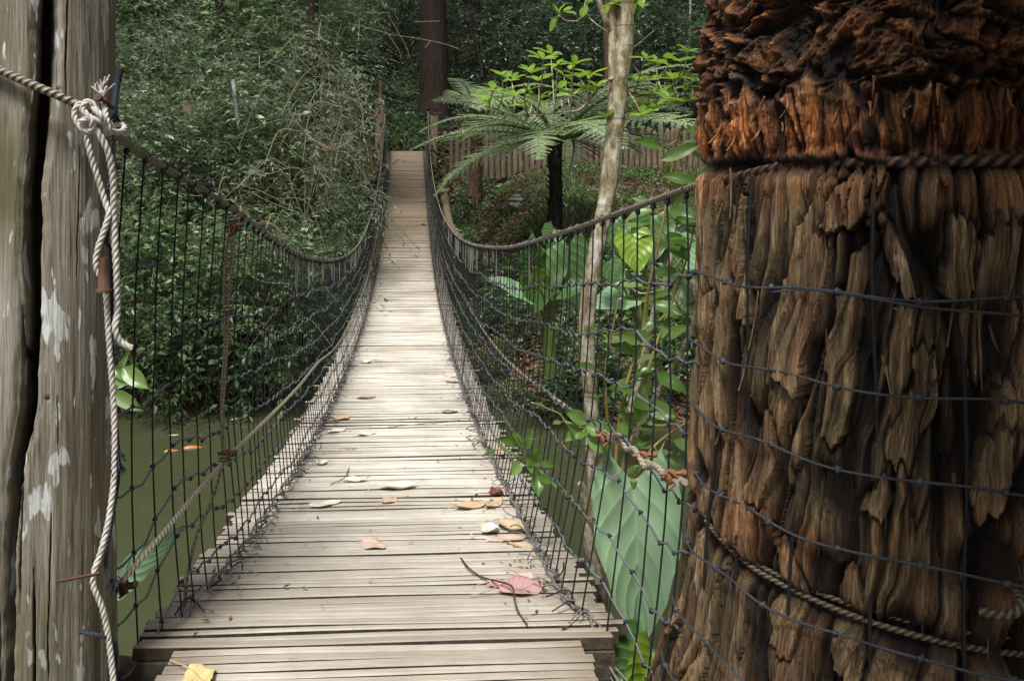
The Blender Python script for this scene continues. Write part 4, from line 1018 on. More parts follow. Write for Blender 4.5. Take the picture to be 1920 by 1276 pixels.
# ---------------------------------------------------------------- ferns
def frond_mesh(Lf, seed, pitch0=.55, pitch1=-.75, npin=24, wid=.46, leafl=.020):
    r = np.random.default_rng(seed); L, T = MB(), MB()
    n = 40; s = np.linspace(0, 1, n); ang = pitch0 + (pitch1 - pitch0) * s ** 1.25
    dx = np.cos(ang); dz = np.sin(ang); st = Lf / (n - 1)
    P = np.stack([np.cumsum(dx) * st, .05 * Lf * np.sin(s * 2 + seed) * s, np.cumsum(dz) * st], 1)
    tube(T, P, np.linspace(.016, .003, n), 5)
    pos, dr, up, sz, ti = [], [], [], [], []
    for sp in np.linspace(.14, .985, npin):
        i = sp * (n - 1); p = np.array([np.interp(i, np.arange(n), P[:, q]) for q in range(3)])
        a = np.interp(i, np.arange(n), ang); t = np.array([math.cos(a), 0, math.sin(a)]); nn = np.array([-math.sin(a), 0, math.cos(a)])
        lp = Lf * wid * .5 * (min(1, sp / .3) ** .6) * (1 - ((sp - .3) / .72) ** 1.7 if sp > .3 else 1) + .02
        for sd in (-1, 1):
            dirp = t * .42 + np.array([0, sd, 0]) * .9 + nn * (.12 + r.normal() * .06); dirp /= np.linalg.norm(dirp)
            m = max(4, int(lp / (leafl * .42))); q = np.linspace(.04, 1, m)
            pp = p + dirp * (lp * q)[:, None]; pp[:, 2] -= .16 * lp * q ** 2
            tube(T, pp[::max(1, m // 4)], .003, 3, cap=False)
            perp = np.cross(nn, dirp)
            for s2 in (-1, 1):
                pos.append(pp); d_ = dirp * .35 + perp * s2 + r.normal(size=(m, 3)) * .08; d_[:, 2] -= .1; dr.append(d_)
                up.append(nn + r.normal(size=(m, 3)) * .2); sz.append(leafl * (1.1 - .75 * q) * r.uniform(.8, 1.2, m)); ti.append(np.clip(r.normal(.5, .12, m) + .15 * (1 - q), 0, 1))
    scatter(L, np.vstack(pos), np.vstack(dr), np.vstack(up), np.concatenate(sz), np.concatenate(ti), 'leaf', 1.15)
    return L.data('frond', M['fern']), T.data('midrib', M['stem_green'])
fronds = [frond_mesh(1.0, 80 + k, p0, p1) for k, (p0, p1) in enumerate(((.50, -.55), (.36, -.60), (.24, -.40), (.62, -.30)))]
def tree_fern(label, px, d, y_top, y_base, wpx, n, Lf, seed, tmat='bark_dark', skip=None):
    b = at(px, y_base, d); t = at(px + 3, y_top, d)
    root = empty('tree_fern', label, 'tree fern', tuple(b)); h = t[2] - b[2]
    mb = MB(); z = np.linspace(-.4, h, 40); a = np.linspace(0, 2 * math.pi, 29); A, Z = np.meshgrid(a, z, indexing='xy')
    rad = wpx / F * d / 2 * np.interp(Z, [-.4, 0, h * .6, h], [1.3, 1.1, .9, 1.15]) * (1 + .25 * perlin(A * 4, Z * 14, seed))
    V = np.stack([rad * np.cos(A) + .02 * np.sin(Z * 2), rad * np.sin(A), Z], -1); gridmesh(mb, V)
    r = np.random.default_rng(seed)
    for k in range(60):                                                # leaf-base stubs
        q = r.uniform(0, 6.28); zz = r.uniform(h * .1, h); rr = wpx / F * d / 2
        p = np.array([rr * math.cos(q), rr * math.sin(q), zz]); tube(mb, [p * [.8, .8, 1], p + [.04 * math.cos(q), .04 * math.sin(q), .06]], .016, 5)
    mb.build('trunk', M[tmat], root)
    for k in range(n):
        q = 2 * math.pi * (k + r.uniform(-.25, .25)) / n * 1.0
        if skip and skip(q): continue
        L_, T_ = fronds[int(r.integers(0, 4))]
        o = bpy.data.objects.new('frond', L_); COL.objects.link(o); o.parent = root; o.location = (0, 0, h - .03 + .05 * r.random())
        s = Lf * r.uniform(.82, 1.12); o.scale = (s, s, s); o.rotation_euler = (r.normal() * .2, r.normal() * .14 - .02, q)
        m_ = bpy.data.objects.new('midrib', T_); COL.objects.link(m_); m_.parent = o
    return root
tree_fern('spreading tree fern with black trunk behind the pale forked tree', 1040, 14.5, 262, 440, 25, 21, 2.95, 5)
tree_fern('tree fern with reddish trunk and drooping fronds right of the bridge', 892, 17.5, 205, 335, 22, 13, 1.75, 6, 'bark_brown', lambda q: math.cos(q) < -.7)
def ground_fern(label, px, d, s, n=8, group=None):
    x = (px - CX) / F * d; r = np.random.default_rng(int(px)); root = empty('fern', label, 'fern', (x, d, float(ground_h(x, d)) + .02), group=group)
    for k in range(n):
        L_, T_ = fronds[(k * 3) % 4]; o = bpy.data.objects.new('frond', L_); COL.objects.link(o); o.parent = root
        q = s * r.uniform(.8, 1.2); o.scale = (q, q, q); o.rotation_euler = (0, r.uniform(-.5, -.1), 6.28 * k / n + r.normal() * .2)
        m_ = bpy.data.objects.new('midrib', T_); COL.objects.link(m_); m_.parent = o
ground_fern('fern growing on the slope between the two far bridge posts', 757, 29.5, 1.0)
ground_fern('bright low fern at the bank foot left of the tree fern trunk', 1002, 13.4, .62)
ground_fern('dark fern beside the far end of the deck', 742, 27.2, .6)
ground_fern('fern showing pale among the shrubs at upper left', 292, 13.0, 1.0)

# ---------------------------------------------------------------- big arrow-shaped leaves
def ear_leaf(mb, mbS, base, attach, tip, width, facing, seed, tint=.2, wave=.03, mat=0, back=.22, stem_r=.012, stem=True):
    r = np.random.default_rng(seed); attach = np.asarray(attach, float); tip = np.asarray(tip, float); Ln = np.linalg.norm(tip - attach)
    x = (tip - attach) / Ln; fz = np.asarray(facing, float); y = np.cross(fz, x); y /= np.linalg.norm(y); zv = np.cross(x, y)
    nu, nv = 22, 15; u = np.linspace(0, 1, nu); v = np.linspace(-1, 1, nv); U, Vv = np.meshgrid(u, v, indexing='ij')
    w = width * .5 * np.sin(np.pi * np.clip(U, .0, 1) ** .62) ** .75 * (1 - .15 * U)
    w = np.maximum(w, width * .5 * .72 * np.clip(1 - U / .16, 0, 1) ** .3 * 1.0) * np.where(U > .999, 0, 1)
    xx = U * 1.0 - back * np.abs(Vv) ** 1.3 * (1 - U) ** 2.2 * 1.2
    ww = w * (1 + wave * 1.2 * np.sin(U * 22 + seed + 3 * Vv))
    zz = -.22 * Ln * (U - .25) ** 2 + .10 * width * np.abs(Vv) + wave * np.sin(U * 15 + Vv * 2.5 + seed) * np.abs(Vv) * width * .6
    G = attach + x * (xx * Ln)[..., None] + y * (ww * Vv)[..., None] + zv * zz[..., None]
    gridmesh(mb, G, np.stack([np.full_like(U, tint), U, Vv], -1), mat)
    if stem:
        b = np.asarray(base, float); m = (b + attach) / 2 + (attach - b) * 0 + np.array([0, 0, .12 * np.linalg.norm(attach - b)])
        P = spline([b, m, attach - x * 0.0], .06); tube(mbS, P, np.linspace(stem_r * 1.6, stem_r, len(P)), 7)
def ear_plant(label, base, leaves, d0, trunk=None):
    root = empty('elephant_ear', label, 'plant', tuple(base)); S = MB()
    for k, (a, t, w, d, fc, mt, tn) in enumerate(leaves):
        L = MB(); A = at(*a, d); Tp = at(*t, d - .15)
        ear_leaf(L, S, base, A, Tp, w, fc, k * 3 + int(a[0]), tn)
        o = L.build('leaf', M[mt], root); o.matrix_parent_inverse = root.matrix_basis.inverted()
    if trunk is not None:
        P = spline(trunk, .1); tube(S, P, np.linspace(.09, .07, len(P)) * (1 + .15 * perlin(np.arange(len(P)) * 1.0, 0, 0)), 10)
    o = S.build('stalks', M['stem_green'], root); o.matrix_parent_inverse = root.matrix_basis.inverted()
b1 = at(1030, 612, 9.4); b1g = at(1032, 700, 9.6)
cam = (0, -1, .35)
ear_plant('elephant ear plant with upright green leaves left of the pale trunk behind net', b1, [
    ((1022, 468), (1000, 590), .62, 9.3, (.1, -1, .5), 'ear', .1), ((1062, 462), (1090, 580), .60, 9.6, (-.2, -1, .4), 'ear', .35),
    ((998, 500), (985, 452), .42, 9.2, (.3, -1, .3), 'ear', .3), ((985, 556), (912, 518), .40, 9.2, (0, -.5, 1), 'ear_pale', .1), ((1085, 500), (1098, 440), .42, 9.7, (-.3, -1, .3), 'ear', .5),
    ((1012, 540), (1005, 500), .3, 9.0, (.2, -1, .2), 'ear_lime', .2), ((1052, 548), (1110, 532), .36, 9.2, (0, -.7, 1), 'ear', .2), ((1040, 430), (1020, 458), .3, 9.9, (0, -1, .4), 'ear', .6)], 9.4, [b1g, at(1030, 655, 9.5), b1])
b2 = at(1205, 640, 8.0)
ear_plant('elephant ear plant with ribbed leaves and one yellowing leaf right of pale trunk', b2, [
    ((1185, 440), (1196, 512), .42, 7.9, (0, -1, .3), 'ear_lime', .1), ((1222, 405), (1210, 500), .52, 8.2, (.1, -1, .3), 'ear', .1), ((1150, 415), (1160, 480), .36, 8.1, (.2, -1, .3), 'ear', .15),
    ((1240, 440), (1262, 505), .4, 8.3, (-.2, -1, .3), 'ear', .3), ((1282, 478), (1328, 450), .42, 7.8, (-.3, -.9, .5), 'ear_pale', .35), ((1180, 556), (1110, 574), .38, 7.9, (0, -.7, 1), 'ear_pale', .3), ((1140, 492), (1165, 548), .3, 7.7, (.4, -1, .3), 'ear', .3),
    ((1290, 520), (1250, 575), .45, 8.1, (0, -1, .6), 'ear', .35), ((1300, 560), (1335, 610), .4, 8.0, (0, -1, .6), 'ear', .4)], 8.0, [at(1205, 735, 8.2), b2])
b3 = at(1165, 1330, 2.75)
ear_plant('giant pale blue green leaf hanging beside the foot of the big bark trunk', b3, [
    ((1188, 900), (1206, 1215), .31, 2.62, (-.10, -1, .12), 'ear_pale', .0)], 2.6)
ear_plant('bright green leaf low under the giant pale leaf by the bridge edge', at(1200, 1340, 2.5), [((1205, 1208), (1150, 1300), .2, 2.45, (.1, -1, .6), 'ear', .0), ((1225, 1230), (1185, 1330), .18, 2.35, (.2, -1, .5), 'ear_lime', .4)], 2.5)
ear_plant('long narrow pale leaf slanting behind the left net near the post', at(190, 1130, 2.75), [((228, 1092), (332, 990), .11, 2.72, (.2, -1, .7), 'ear_pale', .1)], 2.7)

# ---------------------------------------------------------------- broad leaves (single blades) for the near trees
def blade(mb, base, d, up, ln, w, seed, tint, curl=.15, mat=0, shape=.75):
    r = np.random.default_rng(seed); Bm = basis(np.array([d], float), np.array([up], float))[0]
    nu, nv = 9, 5; u = np.linspace(0, 1, nu); v = np.linspace(-1, 1, nv); U, Vv = np.meshgrid(u, v, indexing='ij')
    ww = w * .5 * np.sin(np.pi * np.clip(U, 0.02, .985) ** shape) ** .8
    zz = -curl * ln * U ** 2 + .16 * w * np.abs(Vv) + .03 * w * np.sin(U * 9 + seed)
    G = np.asarray(base) + (U * ln)[..., None] * Bm[0] + (ww * Vv)[..., None] * Bm[1] + zz[..., None] * Bm[2]
    gridmesh(mb, G, np.stack([np.full_like(U, tint), U, Vv], -1), mat)

def pale_tree():
    d = 3.15; root = empty('pale_forked_tree', 'slender leaning tree with pale blotched bark and lime leaves behind right net', 'tree', tuple(at(1118, 1240, d)))
    fix = lambda o: setattr(o, 'matrix_parent_inverse', root.matrix_basis.inverted())
    bpy.context.view_layer.update()
    def limb(mb, pts, n=12, d_=d, step=.03, lump=.10):
        P = spline([at(x, y, d_ + dz) for x, y, w, dz in pts], step)
        ss = np.linspace(0, 1, len(P)); k = np.linspace(0, 1, len(pts)); w = np.interp(ss, k, [q[2] for q in pts]) / F * d_ / 2 * .80
        tube(mb, P, w * (1 + lump * perlin(np.arange(len(P)) * .35, pts[0][0], 0)), n); return P
    mb = MB()
    limb(mb, [(1120, 1500, 50, .1), (1124, 1250, 46, .1), (1124, 1100, 44, .05), (1118, 960, 40, 0), (1113, 860, 36, 0), (1107, 740, 34, 0), (1100, 640, 34, 0), (1104, 555, 36, 0), (1118, 470, 38, 0), (1136, 380, 37, 0), (1147, 290, 40, 0), (1156, 210, 42, 0), (1160, 150, 48, 0), (1168, 90, 38, 0), (1172, 20, 40, 0), (1178, -80, 40, 0), (1190, -400, 36, 0)], 18)
    limb(mb, [(1152, 165, 28, 0), (1150, 110, 20, -.01), (1149, 50, 17, -.01), (1152, -20, 17, -.01), (1150, -250, 14, 0)], 10)
    limb(mb, [(1149, 62, 15, -.01), (1142, 50, 13, -.02), (1130, 25, 12, -.03), (1120, -10, 12, -.03), (1100, -120, 10, 0)], 9)
    limb(mb, [(1116, 985, 30, -.06), (1098, 930, 26, -.08), (1088, 905, 14, -.09)], 9)
    limb(mb, [(1122, 1090, 26, -.06), (1105, 1020, 30, -.05), (1110, 940, 26, -.05), (1118, 880, 22, -.05)], 10)
    o = mb.build('trunk', M['bark_pale'], root); fix(o)
    tw = MB(); Lf = MB(); r = np.random.default_rng(33)
    def branch(pts):
        q = MB(); P = limb(q, pts, 6); o = q.build('branch', M['bark_pale'], root); fix(o); return P
    B1 = branch([(1150, 146, 8, -.02), (1128, 158, 7.5, -.06), (1105, 188, 7, -.10), (1082, 208, 6, -.13), (1040, 212, 4.5, -.14), (990, 218, 3.5, -.12), (950, 212, 2.8, -.1), (918, 198, 2, -.1)])
    B2 = branch([(1166, 166, 7, .02), (1200, 178, 6, .04), (1232, 176, 5, .05), (1262, 160, 4, .06), (1290, 135, 3, .06), (1312, 118, 2, .06)])
    branch([(1176, 98, 6, .02), (1196, 84, 5, .03), (1212, 70, 3.5, .03), (1226, 58, 2, .03)])
    branch([(1138, 60, 4, -.02), (1118, 46, 4, -.03), (1094, 28, 4, -.03), (1082, 40, 3.5, -.04), (1062, 40, 2.5, -.04), (1046, 28, 2, -.04)])
    branch([(1094, 28, 3.5, -.03), (1096, 12, 3, -.03), (1104, -30, 3, -.02)])
    branch([(1100, 190, 5, -.1), (1120, 198, 4, -.1), (1140, 194, 4, -.05)])
    branch([(1180, 112, 4, .02), (1192, 130, 4, .03), (1206, 145, 3.5, .04), (1225, 150, 2.5, .05), (1250, 130, 2, .05)])
    whorls = [(913, 194), (922, 176), (938, 148), (958, 186), (972, 204), (985, 176), (1002, 192), (1003, 160), (1010, 122), (1024, 112), (1036, 132), (1048, 150), (1064, 132), (1080, 152), (1098, 148), (1062, 186), (1040, 176), (1086, 172), (1135, 222), (1110, 168), (955, 158), (990, 146),
              (1214, 108), (1236, 114), (1252, 108), (1270, 146), (1296, 160), (1300, 92), (1304, 186), (1242, 190), (1216, 196), (1262, 184), (1290, 138), (1236, 146), (1204, 152), (1286, 112), (1278, 190), (1206, 216), (1312, 150), (1250, 170), (1226, 176), (1180, 200)]
    for k, (x, y) in enumerate(whorls):
        b1_ = B1 if x < 1160 else B2
        c = at(x, y, d + r.normal() * .10); j = np.argmin(np.abs(b1_[:, 0] - c[0]) + .3 * np.abs(b1_[:, 2] - c[2])); p = b1_[j]
        c[1] = p[1] + (c[1] - d)
        Pm = spline([p, (p + c) / 2 + [0.012 * r.normal(), 0, -.01], c], .02); tube(tw, Pm, np.linspace(.0035, .002, len(Pm)), 5)
        n = int(r.integers(4, 8)); ph = r.uniform(0, 6.28)
        for q in range(n):
            a = ph + 6.28 * q / n; dr = np.array([math.cos(a), math.sin(a) * .8, .35 + .3 * r.normal()])
            up = np.array([-.3 * math.cos(a), -.3 * math.sin(a) - .35, 1.0]) + r.normal(size=3) * .25
            blade(Lf, c, dr, up, r.uniform(.045, .078), r.uniform(.022, .034), k * 9 + q, np.clip(r.normal(.5, .22), 0, 1), .2, shape=1.25)
    for (x, y) in ((1196, 4), (1180, -6), (1140, 8), (1046, 28), (1056, 24), (1206, 12), (1160, 0), (1100, 10)):
        c = at(x, y, d - .02)
        for q in range(3): blade(Lf, c, r.normal(size=3) + [0, 0, -.3], (0, -.5, 1), r.uniform(.05, .08), .03, q + x, r.uniform(.3, .8), .2, shape=1.2)
    o = tw.build('twigs', M['bark_pale'], root); fix(o); o = Lf.build('leaves', M['leaf_lime'], root); fix(o)
    # rest of the crown, above the picture
    L, T = MB(), MB(); crown(L, T, at(1160, -620, 3.6), (.9, .9, .5), 40, 5, .3, 7, .075, 77); o = L.build('crown', M['leaf_lime'], root); fix(o); o = T.build('twigs', M['twig'], root); fix(o)
pale_tree()

def broad_shrub(name, label, stems, d, leaves_n, ln, seed, extra=(), mat='leaf_broad', smat='stem_tan', clip=None):
    root = empty(name, label, 'shrub', tuple(at(*stems[0][0], d))); bpy.context.view_layer.update()
    S, L = MB(), MB(); r = np.random.default_rng(seed); allp = []
    for st in stems:
        P = spline([at(x, y, d + r.normal() * .03) for x, y in st], .03); q = MB(); tube(q, P, np.linspace(.0085, .003, len(P)), 7); o = q.build('stem', M[smat], root); o.matrix_parent_inverse = root.matrix_basis.inverted(); allp.append(P[len(P) // 4:])
    allp = np.vstack(allp)
    for k in range(leaves_n):
        p = allp[int(r.integers(0, len(allp)))]; a = r.uniform(0, 6.28)
        dr = np.array([math.cos(a), .6 * math.sin(a), r.uniform(-.35, .5)]); dr /= np.linalg.norm(dr)
        pet = r.uniform(.02, .06); b = p + dr * pet; tube(L, [p, b], .002, 4, .5, 1)
        s = ln * r.uniform(.6, 1.2)
        blade(L, b, dr, (r.normal() * .4, -.7 + r.normal() * .3, .9), s, s * r.uniform(.36, .5), k, np.clip(r.normal(.45, .28), 0, 1), r.uniform(.05, .35))
    for k, (x, y, x2, y2, w, tn, dd) in enumerate(extra):
        b, e = at(x, y, d + dd), at(x2, y2, d + dd - .05); n = np.linalg.norm(e - b)
        blade(L, b, e - b, (r.normal() * .2, -1, .5 + r.normal() * .2), n, w, 500 + k, tn, .08)
        p = allp[np.argmin(np.linalg.norm(allp - b, axis=1))]; tube(L, spline([p, (p + b) / 2 + [0, 0, -.006], b + (e - b) * .06], .02), .0022, 4, .5, 1)
    for mbx, nm, mt in ((L, 'leaves', mat),):
        o = mbx.build(nm, [M[mt], M[smat]], root); o.matrix_parent_inverse = root.matrix_basis.inverted()
broad_shrub('broad_leaved_shrub', 'tall broad leaved shrub with tan stems beside the big bark trunk', [
    [(1150, 1000), (1158, 820), (1175, 720), (1205, 620), (1216, 540), (1232, 470), (1248, 390), (1262, 300), (1275, 240)], [(1160, 1000), (1170, 860), (1202, 740), (1232, 640), (1262, 560), (1292, 470), (1305, 400)], [(1150, 900), (1140, 800), (1135, 700), (1150, 610), (1160, 560)], [(1170, 960), (1210, 860), (1245, 820), (1290, 790)]], 2.95, 66, .105, 51,
    extra=((1240, 300, 1318, 268, .05, .9, 0), (1245, 330, 1330, 345, .05, .6, 0), (1240, 275, 1190, 262, .045, .5, 0), (1250, 440, 1292, 490, .085, .5, 0), (1255, 395, 1318, 415, .075, .7, 0), (1260, 380, 1312, 330, .07, .5, .1), (1200, 640, 1160, 625, .05, .9, 0), (1225, 570, 1280, 590, .06, .6, 0), (1215, 760, 1270, 780, .07, .8, 0), (1200, 790, 1205, 715, .06, 1.0, 0), (1190, 800, 1160, 770, .05, .9, 0), (1230, 700, 1290, 735, .06, .4, 0)))
broad_shrub('trailing_plant', 'small sprig of rounded grey green leaves poking through the right net', [[(1090, 800), (1060, 790), (1050, 775)], [(1130, 850), (1090, 800), (1075, 815)]], 2.7, 6, .06, 52, extra=((1098, 790, 1060, 770, .05, .9, 0), (1095, 800, 1058, 826, .04, .9, 0), (1100, 800, 1150, 812, .055, .8, -.05), (1102, 822, 1148, 852, .055, .9, -.05)), smat='stem_green')
broad_shrub('trailing_plant', 'young leafy sprig growing up beside the right deck edge', [[(1090, 960), (1040, 910), (1000, 868), (985, 840), (970, 815)], [(1000, 868), (960, 850), (935, 832)]], 3.0, 5, .055, 53, extra=((985, 842, 960, 805, .035, .9, 0), (985, 842, 1000, 800, .03, .9, 0), (975, 830, 932, 822, .035, .3, 0), (1000, 862, 1012, 838, .04, .8, 0), (1005, 868, 985, 858, .04, .8, 0), (1005, 890, 1010, 930, .05, .5, 0), (1012, 892, 1035, 905, .04, .3, 0), (975, 866, 958, 890, .045, .9, 0)), smat='stem_green')
broad_shrub('bank_sapling', 'low plant with pale oval leaves beside the lower split post', [[(180, 900), (200, 780), (220, 720), (235, 690)]], 3.1, 3, .1, 54, extra=((222, 700, 240, 660, .03, 1, 0), (215, 715, 268, 705, .05, 1, 0), (232, 690, 278, 728, .065, .95, -.1), (210, 735, 268, 770, .06, .9, 0), (215, 690, 255, 715, .05, .6, 0)))
mb = MB(); P = spline([at(1180, 835, 3.2), at(1212, 778, 3.2), at(1255, 700, 3.2), at(1290, 636, 3.2), at(1305, 580, 3.25), at(1300, 540, 3.3), at(1270, 500, 3.3)], .03); tube(mb, P, np.linspace(.020, .005, len(P)), 9)
P = spline([at(1305, 590, 3.24), at(1318, 560, 3.24), at(1312, 470, 3.25)], .03); tube(mb, P, np.linspace(.006, .003, len(P)), 6)
P = spline([at(1160, 520, 3.3), at(1200, 550, 3.3), at(1250, 545, 3.28), at(1278, 580, 3.26), at(1305, 590, 3.24)], .03); tube(mb, P, np.linspace(.004, .006, len(P)), 6)
P = spline([at(1182, 770, 3.4), at(1205, 680, 3.4), at(1225, 590, 3.4), at(1246, 530, 3.4), at(1265, 450, 3.4)], .03); tube(mb, P, np.linspace(.016, .010, len(P)), 8)
tag(mb.build('bare_branch', M['bark_pale']), 'pale bare branch leaning up behind the net to the big bark trunk', 'branch')

# ---------------------------------------------------------------- dry vines over the left shrubs
mb = MB(); r = np.random.default_rng(14)
for k in range(150):
    if k < 70: px, py, d = min(660, r.normal(600, 55)), r.uniform(20, 340), r.uniform(11.6, 13.6)
    else: px, py, d = r.uniform(225, 560), r.uniform(300, 640), r.uniform(10.2, 11.2)
    p = at(px, py, d); L = r.uniform(.4, 1.5); a = r.uniform(0, 6.28)
    q1 = p + np.array([math.cos(a) * L * .35, r.normal() * .15, r.uniform(-.45, .25) * L]); q2 = p + np.array([math.cos(a) * L * .6 + r.normal() * .25, r.normal() * .2, -r.uniform(-.1, .9) * L])
    tube(mb, spline([p, q1, q2], .08), r.uniform(.0025, .0055), 4)
tag(mb.build('dry_vines', M['vine']), 'tangle of thin dry vines hanging over the left shrubs', 'vines')
mb = MB()
for pts in ([(725, 25, 20), (760, 85, 20), (768, 108, 20)], [(712, 45, 20), (745, 90, 20), (752, 110, 20)], [(740, 66, 20), (790, 74, 20), (830, 82, 20), (860, 92, 20)], [(680, 24, 20), (730, 24, 20)], [(776, 42, 20), (824, 40, 20)], [(808, 76, 20), (797, 90, 20)]):
    tube(mb, spline([at(*p) for p in pts], .06), .012, 5)
tag(mb.build('dead_twigs', M['vine']), 'bare pale dead twigs crossing in front of the black trunk', 'twigs')
mb = MB(); P = spline([at(436, 150, 13.0), at(440, 180, 12.9), at(444, 215, 12.9), at(449, 245, 12.95)], .05)
V = np.stack([P + [-.028, 0, 0], P + [0, -.02, 0], P + [.028, 0, .02]], 1); V[-1] = V[-1, 1]; gridmesh(mb, V)
tag(mb.build('hanging_cloth', M['palepaint']), 'pale grey strip hanging against the brown trunk at upper left', 'strip')

# ---------------------------------------------------------------- fallen leaves on the deck
def deck_point(px, py, lift=.004):
    """where a photo pixel meets the deck"""
    lo_, hi_ = 1.5, 25.0
    best = None
    for d in np.linspace(1.6, 25, 4000):
        z = (HZ - py) / F * d; zd = float(deck_z(d)) if d > D0 - .02 else float(deck_z(D0)) + .001
        if z <= zd + lift:
            best = d; break
    d = best or 3.0
    return np.array([(px - CX) / F * d, d, (float(deck_z(d)) if d > D0 - .02 else float(deck_z(D0)) + .001) + lift])
def fallen(label, px, py, px2, py2, w, col, seed, curl=.25, cat='leaf', fold=.5, group=None, name='fallen_leaf', stem=True):
    b, e = deck_point(px, py), deck_point(px2, py2); ln = np.linalg.norm(e - b); x = (e - b) / ln
    y = np.cross([0, 0, 1.0], x); y /= np.linalg.norm(y); zv = np.cross(x, y); r = np.random.default_rng(seed)
    nu, nv = 15, 9; U, V_ = np.meshgrid(np.linspace(0, 1, nu), np.linspace(-1, 1, nv), indexing='ij')
    ww = w * .5 * np.sin(np.pi * np.clip(U, .015, .985) ** .9) ** .85 * (1 + .08 * np.sin(U * 13 + seed) * V_)
    th = fold * V_; yy = ww * np.sin(th * 1.3) / max(1e-6, math.sin(fold * 1.3)) if fold > .05 else ww * V_
    zz = ww * (1 - np.cos(th * 1.3)) * .9 + curl * ln * .35 * (2 * U - 1) ** 2 * r.uniform(.4, 1) + .06 * w * np.sin(U * 8 + seed + V_ * 2) + .05 * w
    G = np.stack([U * ln, yy, zz], -1)
    R = np.stack([x, y, zv]); G = G @ R
    mb = MB(); gridmesh(mb, G, np.stack([np.full_like(U, .3), U, V_], -1))
    if stem: tube(mb, spline([[0, 0, .004 + G[0, 4, 2]], -x * w * .5 + [0, 0, .012], -x * w * .9 + y * .01 * r.normal() + [0, 0, .006]], .01), .0016, 5)
    o = mb.build(name, DRY[col]); o.location = b
    md = o.modifiers.new('skin', 'SOLIDIFY'); md.thickness = .0012
    return tag(o, label, cat, group)
fallen('pink folded leaf beneath the long twig on the near deck', 935, 1112, 1022, 1098, .12, 'pink', 1, .2, fold=.35)
fallen('smaller pink leaf under the left side of the near pink leaves', 912, 1100, 962, 1096, .055, 'pink', 2)
fallen('pale pink leaf lying behind the two darker pink leaves', 970, 1078, 1002, 1096, .07, 'blush', 3)
fallen('tan square ended leaf alone in the middle of the near deck', 678, 1018, 722, 1030, .085, 'blush', 4, .15, fold=.3)
fallen('rolled cream leaf at the left end of the leaf heap', 902, 1000, 935, 994, .075, 'cream', 5, .3, fold=1.0)
fallen('long blush leaf at the front of the leaf heap by right net', 910, 1014, 985, 1010, .055, 'blush', 6, .1)
fallen('curled tan leaf at the back of the leaf heap by right net', 935, 985, 985, 1000, .085, 'tan', 7, .4, fold=.9)
fallen('small tan leaf in front of the leaf heap against the lacing', 956, 1020, 1005, 1030, .05, 'tan', 8)
fallen('long yellowish leaf pointing left below the dark curled leaf', 852, 956, 922, 942, .075, 'tan', 9, .2, fold=.5)
fallen('small crumpled tan leaf touching the long yellowish leaf', 912, 955, 942, 938, .06, 'tan', 10)
fallen('dark red brown curled leaf against the right net', 918, 928, 944, 926, .07, 'brown', 11, .6, fold=1.1)
fallen('cream narrow leaf on the left half of the near deck', 578, 952, 640, 942, .06, 'cream', 12, .3)
fallen('long white boat shaped leaf near the middle of the deck', 708, 918, 785, 914, .07, 'cream', 13, .45, fold=.9)
fallen('pale tan leaf right below the long white leaf', 718, 946, 742, 936, .07, 'tan', 14)
fallen('thin cream leaf left of the long white leaf', 640, 902, 692, 898, .06, 'cream', 15)
fallen('small rusty orange leaf on the left part of the deck', 648, 844, 670, 842, .05, 'orange', 16, .3)
fallen('small cream leaf just left of the rusty orange leaf', 592, 870, 614, 866, .06, 'cream', 17)
fallen('orange leaf lodged outside the left net', 548, 872, 566, 866, .07, 'orange', 18)
fallen('tan curled leaf uppermost by the left net', 622, 790, 655, 782, .10, 'tan', 19, .4)
fallen('cream leaf just below the tan curled leaf by left net', 614, 812, 648, 806, .07, 'cream', 20, .3)
fallen('narrow cream leaf in mid deck beyond the rusty orange leaf', 668, 817, 706, 812, .06, 'cream', 21, .3)
fallen('green fallen leaf on the right half of the middle deck', 828, 773, 858, 772, .06, 'green', 22, .1)
fallen('thin dark leaf across the left deck where it brightens', 668, 748, 705, 746, .05, 'brown', 23, .1)
fallen('small white leaf by the left net in mid bridge', 680, 680, 694, 678, .12, 'cream', 24, .3)
fallen('brown leaf lying flat by the right net in mid deck', 836, 716, 862, 718, .05, 'brown', 25)
fallen('blush leaf stuck in the right lacing', 925, 838, 945, 860, .07, 'blush', 26, .3)
fallen('tiny tan leaf high on the climbing far deck', 792, 376, 800, 378, .15, 'tan', 27, .3)
fallen('tiny tan leaf on the left of the far deck', 722, 316, 730, 318, .15, 'tan', 28, .3)
fallen('tiny brown leaf halfway along the right of the far deck', 790, 420, 798, 422, .10, 'brown', 29, .3)
fallen('tiny cream leaf in the middle of the far deck', 728, 492, 742, 491, .09, 'cream', 30, .3)
fallen('large yellow and cream leaf beside the lacing at lower left', 352, 1262, 396, 1285, .09, 'yellow', 31, .3, fold=.4)
fallen('cream leaf by left net beyond the small white one', 704, 577, 716, 578, .10, 'cream', 32, .3)
mb = MB(); tube(mb, spline([deck_point(864, 1046, .01), deck_point(880, 1066, .02), deck_point(905, 1082, .012), deck_point(935, 1090, .03), deck_point(960, 1100, .045), deck_point(966, 1130, .03), deck_point(974, 1150, .01), deck_point(988, 1170, .006)], .01), .0032, 6)
tag(mb.build('twig', M['bark_brown']), 'long thin brown twig bent across the pink leaves', 'twig')
mb = MB(); tube(mb, spline([deck_point(620, 908, .008), deck_point(645, 896, .012), deck_point(655, 876, .01)], .01), .0025, 5)
tag(mb.build('twig', M['bark_brown']), 'short thin twig on the left deck beside the thin cream leaf', 'twig')
mb = MB(); tube(mb, spline([deck_point(728, 800, .008), deck_point(770, 796, .010), deck_point(850, 790, .008)], .03), .0022, 5)
